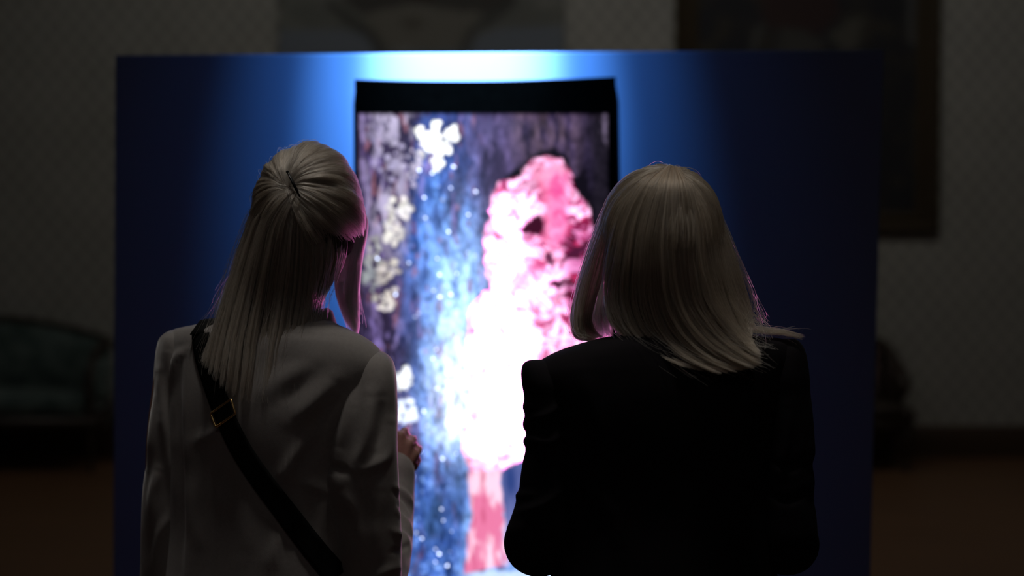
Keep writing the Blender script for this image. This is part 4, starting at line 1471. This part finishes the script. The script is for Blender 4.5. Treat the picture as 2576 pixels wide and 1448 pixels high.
parts.append(tube([P(1385, 985, 2.41), P(1378, 1180, 2.405), P(1368, 1360, 2.42), P(1480, 1320, 2.60), P(1640, 1280, 2.645), P(1720, 1262, 2.645)], [0.036, 0.034, 0.030, 0.030, 0.025, 0.022], 16, k=40))
parts.append(tube([P(1972, 960, 2.505), P(1975, 1180, 2.505), P(1974, 1355, 2.52), P(1880, 1330, 2.66), P(1740, 1300, 2.70), P(1650, 1285, 2.705)], [0.036, 0.034, 0.030, 0.030, 0.025, 0.022], 16, k=40))
for wq, sx, zf in ((P(1735, 1262, 2.648), 1, 1), (P(1635, 1284, 2.71), -1, 1)):
    kn = [wq + np.array([sx * 0.082 - sx * 0.003 * j * j, 0.012, 0.032 - 0.021 * j]) for j in range(4)]
    mids = [[q + np.array([sx * 0.034, -0.006, 0.0]), q + np.array([sx * 0.052, -0.024, -0.002])] for q in kn]
    tips = [m_[1] + np.array([sx * 0.010, -0.016, 0]) for m_ in mids]
    parts += hand_parts(wq, kn, mids, tips, [wq + np.array([sx * .015, 0.004, .018]), wq + np.array([sx * .040, 0.004, .045]), wq + np.array([sx * .068, -.002, .058]), wq + np.array([sx * .085, -.006, .060])])
body2 = link('body', remesh(merge(parts), 0.0042, 5, 0.4), M_skin, w2)
face_details(body2, at2, Rm2)
lower_body(w2, c2[0], D2, 0.7, YAW2, M_blacktrouser)
torso2 = [(818, 1640, 1745, 2.465, .055, 0), (832, 1590, 1795, 2.465, .072, -2), (845, 1520, 1860, 2.46, .088, -5), (857, 1455, 1920, 2.46, .10, -10), (870, 1398, 1975, 2.46, .108, -18),
          (892, 1350, 2008, 2.46, .115, -24), (930, 1330, 2018, 2.46, .122, -18), (1000, 1345, 1995, 2.46, .128, -6), (1100, 1372, 1968, 2.46, .126, 0), (1200, 1388, 1952, 2.46, .118, 0),
          (1320, 1392, 1948, 2.46, .114, 0), (1448, 1384, 1955, 2.46, .120, 0), (1600, 1368, 1972, 2.46, .130, 0), (1740, 1362, 1985, 2.46, .135, 0)]
blz2 = garment('blazer', stack(torso2, -0.22), M_blackcloth, w2, [
    ([(1680, 960), (1678, 1150), (1676, 1440)], -0.004, 9), ([(1470, 930), (1500, 1050), (1520, 1150)], 0.006, 20), ([(1900, 950), (1870, 1060), (1850, 1160)], 0.006, 20), ([(1450, 1200), (1540, 1290), (1560, 1400)], 0.006, 22),
    ([(1900, 1180), (1830, 1280), (1800, 1400)], 0.006, 22)], 0.004, seed=31)
outer_l = [(904, 1336), (912, 1318), (930, 1312), (963, 1313), (1002, 1319), (1024, 1315), (1043, 1321), (1063, 1316), (1076, 1317), (1093, 1327), (1107, 1315), (1128, 1322), (1167, 1314), (1210, 1307), (1232, 1305), (1243, 1295), (1260, 1297),
           (1297, 1285), (1334, 1272), (1362, 1277), (1392, 1288), (1414, 1306), (1431, 1336), (1442, 1366)]
rows = []
for yy, xl in outer_l:
    xr = np.interp(yy, [904, 912, 930, 963, 1050, 1200, 1334, 1392, 1414, 1431, 1442], [1368, 1392, 1412, 1428, 1438, 1442, 1455, 1470, 1468, 1448, 1400])
    b = np.interp(yy, [904, 912, 930, 963, 1100, 1334, 1414, 1431, 1442], [.02, .042, .06, .07, .068, .064, .05, .035, .015])
    rows.append((yy, xl, xr, 2.405, b, 0))
SL2 = stack(rows, 0.0, m=240, cap1=True)
FL2 = tube([P(1350, 1365, 2.42), P(1480, 1318, 2.60), P(1620, 1284, 2.645), P(1690, 1268, 2.645)], [0.058, 0.050, 0.044, 0.041], 28, k=50)
garment('sleeve', merge([SL2, FL2]), M_blackcloth, blz2, [([(1330, 1050), (1380, 1040), (1420, 1000)], 0.006, 9), ([(1330, 1075), (1390, 1075), (1430, 1050)], -0.006, 9), ([(1330, 1100), (1380, 1110), (1420, 1090)], 0.006, 9),
                                                            ([(1300, 1290), (1360, 1270), (1420, 1230)], 0.006, 12)], 0.002, voxel=0.0045, seed=41, smooth=1)
outer_r = [(852, 2000), (860, 2012), (885, 2026), (941, 2035), (993, 2039), (1045, 2045), (1102, 2050), (1141, 2052), (1167, 2045), (1210, 2050), (1254, 2047), (1297, 2054), (1362, 2058), (1392, 2048), (1418, 2022), (1431, 1996), (1438, 1965)]
rows = []
for yy, xr in outer_r:
    xl = np.interp(yy, [852, 860, 885, 941, 1100, 1300, 1392, 1418, 1431, 1438], [1962, 1946, 1930, 1918, 1905, 1898, 1895, 1905, 1920, 1935])
    b = np.interp(yy, [852, 860, 885, 941, 1100, 1362, 1418, 1431, 1438], [.02, .042, .06, .07, .068, .064, .048, .035, .018])
    rows.append((yy, xl, xr, 2.505, b, 0))
SR2 = stack(rows, 0.0, m=200, cap1=True)
FR2 = tube([P(1980, 1365, 2.53), P(1890, 1330, 2.66), P(1760, 1302, 2.70), P(1690, 1292, 2.705)], [0.058, 0.050, 0.044, 0.041], 28, k=50)
garment('sleeve', merge([SR2, FR2]), M_blackcloth, blz2, [([(1980, 1020), (1975, 1120), (1960, 1200)], 0.006, 14), ([(2030, 1150), (1990, 1175), (1940, 1160)], -0.006, 10), ([(2030, 1240), (1980, 1260), (1930, 1240)], -0.005, 10)], 0.002, voxel=0.0045, seed=51, smooth=1)
cl = [P(x, y, d) for x, y, d in [(1590, 838, 2.50), (1605, 836, 2.42), (1645, 842, 2.385), (1690, 845, 2.38), (1735, 842, 2.39), (1775, 836, 2.43), (1788, 838, 2.50)]]
cc = catmull(np.array(cl), 50)
R = []
for q in cc:
    o_ = q - np.array([nk2[1][0], D2, q[2]])
    o_[2] = 0
    o_ /= np.linalg.norm(o_) + 1e-9
    R.append([q + o_ * .002 + [0, 0, .018], q + o_ * .010 + [0, 0, .012], q + o_ * .018 + [0, 0, -.012], q + o_ * .016 + [0, 0, -.018], q + o_ * .002 + [0, 0, -.008], q - o_ * .004 + [0, 0, .01]])
me = mesh(*rings_mesh(np.array(R)))
flip_out(me)
link('collar', me, M_blackcloth, blz2)

HC2 = P(1665, 590, D2 - 0.005)
SEMI2 = np.array([0.108, 0.116, 0.119])
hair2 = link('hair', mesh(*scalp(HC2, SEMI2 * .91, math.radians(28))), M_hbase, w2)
hair2['kind'] = 'stuff'
TG2 = np.array([0.12, -0.35, 0.93])
cap2 = combed_cap(HC2, SEMI2, TG2, 9000, 15, zmin=-0.2, ridge=0.03, bulge=0.02, sink=0.0, fan=14, face=math.radians(28))
add_curves('crown_strands', cap2[:, ::-1], 0.00032, 0.00028, M_hair2, hair2)
H1 = [[(1660, 424, .0), (1590, 446, .01), (1524, 510, .015), (1492, 590, .03), (1467, 665, .04), (1446, 740, .045), (1437, 805, .04), (1448, 848, .02), (1488, 858, .0)],
      [(1661, 422, -.02), (1590, 450, -.015), (1528, 515, -.005), (1498, 592, .01), (1475, 665, .02), (1455, 740, .025), (1447, 805, .02), (1458, 846, .01), (1496, 856, .0)],
      [(1662, 421, -.03), (1594, 453, -.035), (1535, 520, -.03), (1508, 595, -.02), (1488, 665, -.005), (1470, 740, .005), (1462, 800, .01), (1472, 836, .01), (1504, 850, .0)],
      [(1664, 421, -.035), (1604, 458, -.065), (1556, 535, -.072), (1538, 605, -.066), (1524, 670, -.05), (1502, 740, -.025), (1488, 798, .0), (1498, 834, .02), (1520, 850, .02)]]
HW1 = guides_world(H1, D2, 30)
add_curves('front_strands', curtain(HW1, 2200, 23, layer=0.012, groove=0.003, freq=4, wild=0.02, tipvar=0.15, spread=0.003), 0.00030, 0.00018, M_hair2, hair2)
H0 = [[(1572, 525, .03), (1538, 600, .05), (1510, 680, .065), (1484, 760, .06), (1478, 815, .05), (1492, 850, .03)],
      [(1582, 530, .02), (1552, 610, .035), (1530, 690, .05), (1508, 765, .05), (1502, 815, .045), (1512, 850, .03)],
      [(1592, 540, .01), (1566, 620, .025), (1552, 700, .04), (1535, 770, .045), (1530, 815, .04), (1538, 850, .025)]]
HW0 = guides_world(H0, D2, 26)
add_curves('cheek_strands', curtain(HW0, 1500, 61, layer=0.02, groove=0.004, freq=4, wild=0.02, tipvar=0.3, spread=0.005), 0.00028, 0.00016, M_hair3, hair2)
H2 = [[(1668, 420, -.04), (1604, 460, -.07), (1554, 545, -.08), (1530, 640, -.07), (1522, 740, -.055), (1536, 810, -.065), (1580, 850, -.08), (1640, 890, -.10)],
      [(1676, 418, -.05), (1632, 464, -.095), (1592, 555, -.105), (1576, 655, -.10), (1572, 755, -.085), (1598, 830, -.09), (1655, 885, -.105), (1735, 925, -.115)],
      [(1684, 416, -.055), (1660, 466, -.105), (1636, 558, -.118), (1626, 662, -.112), (1632, 765, -.10), (1668, 845, -.10), (1735, 900, -.112), (1815, 938, -.118)],
      [(1692, 416, -.055), (1688, 466, -.108), (1680, 558, -.12), (1676, 662, -.115), (1690, 765, -.105), (1736, 845, -.105), (1805, 900, -.112), (1878, 930, -.115)],
      [(1700, 418, -.05), (1716, 468, -.10), (1726, 560, -.112), (1728, 662, -.108), (1748, 760, -.10), (1796, 835, -.10), (1855, 885, -.105), (1915, 915, -.11)],
      [(1708, 420, -.04), (1744, 472, -.08), (1768, 564, -.092), (1780, 665, -.09), (1804, 755, -.085), (1842, 820, -.085), (1880, 865, -.09), (1912, 888, -.10)],
      [(1714, 423, -.02), (1764, 476, -.045), (1800, 568, -.055), (1822, 668, -.055), (1844, 750, -.05), (1866, 805, -.055), (1884, 842, -.065), (1892, 868, -.08)],
      [(1716, 426, .0), (1776, 482, -.01), (1818, 572, -.015), (1848, 670, -.015), (1872, 745, -.01), (1886, 800, -.015), (1890, 832, -.025), (1880, 856, -.04)],
      [(1716, 428, .02), (1778, 486, .02), (1824, 578, .02), (1856, 670, .02), (1878, 742, .022), (1888, 795, .02), (1888, 825, .01), (1876, 845, .0)]]
HW2 = guides_world(H2, D2, 30)
link('under_layer', mesh(*sheet(HW2[:, :23], 0.018)), M_hbase, hair2)
add_curves('back_strands', curtain(HW2, 24000, 29, layer=0.018, groove=0.010, freq=3.5, wild=0.04, tipvar=0.25), 0.00030, 0.00017, M_hair2, hair2)
H3 = [[(1840, 800, -.05), (1880, 832, -.045), (1925, 838, -.03), (1970, 842, -.02), (2015, 852, -.015)],
      [(1850, 805, -.03), (1890, 826, -.02), (1935, 832, -.01), (1980, 838, .0), (2022, 850, .005)],
      [(1858, 808, .0), (1895, 826, .01), (1935, 834, .015), (1975, 842, .02), (2005, 850, .02)]]
HW3 = guides_world(H3, D2 + 0.01, 20)
add_curves('shoulder_strands', curtain(HW3, 1500, 37, layer=0.006, groove=0.003, freq=4, wild=0.02, tipvar=0.5, spread=0.006, axis=(0, 0.4, 0.6)), 0.00028, 0.00014, M_hair2, hair2)
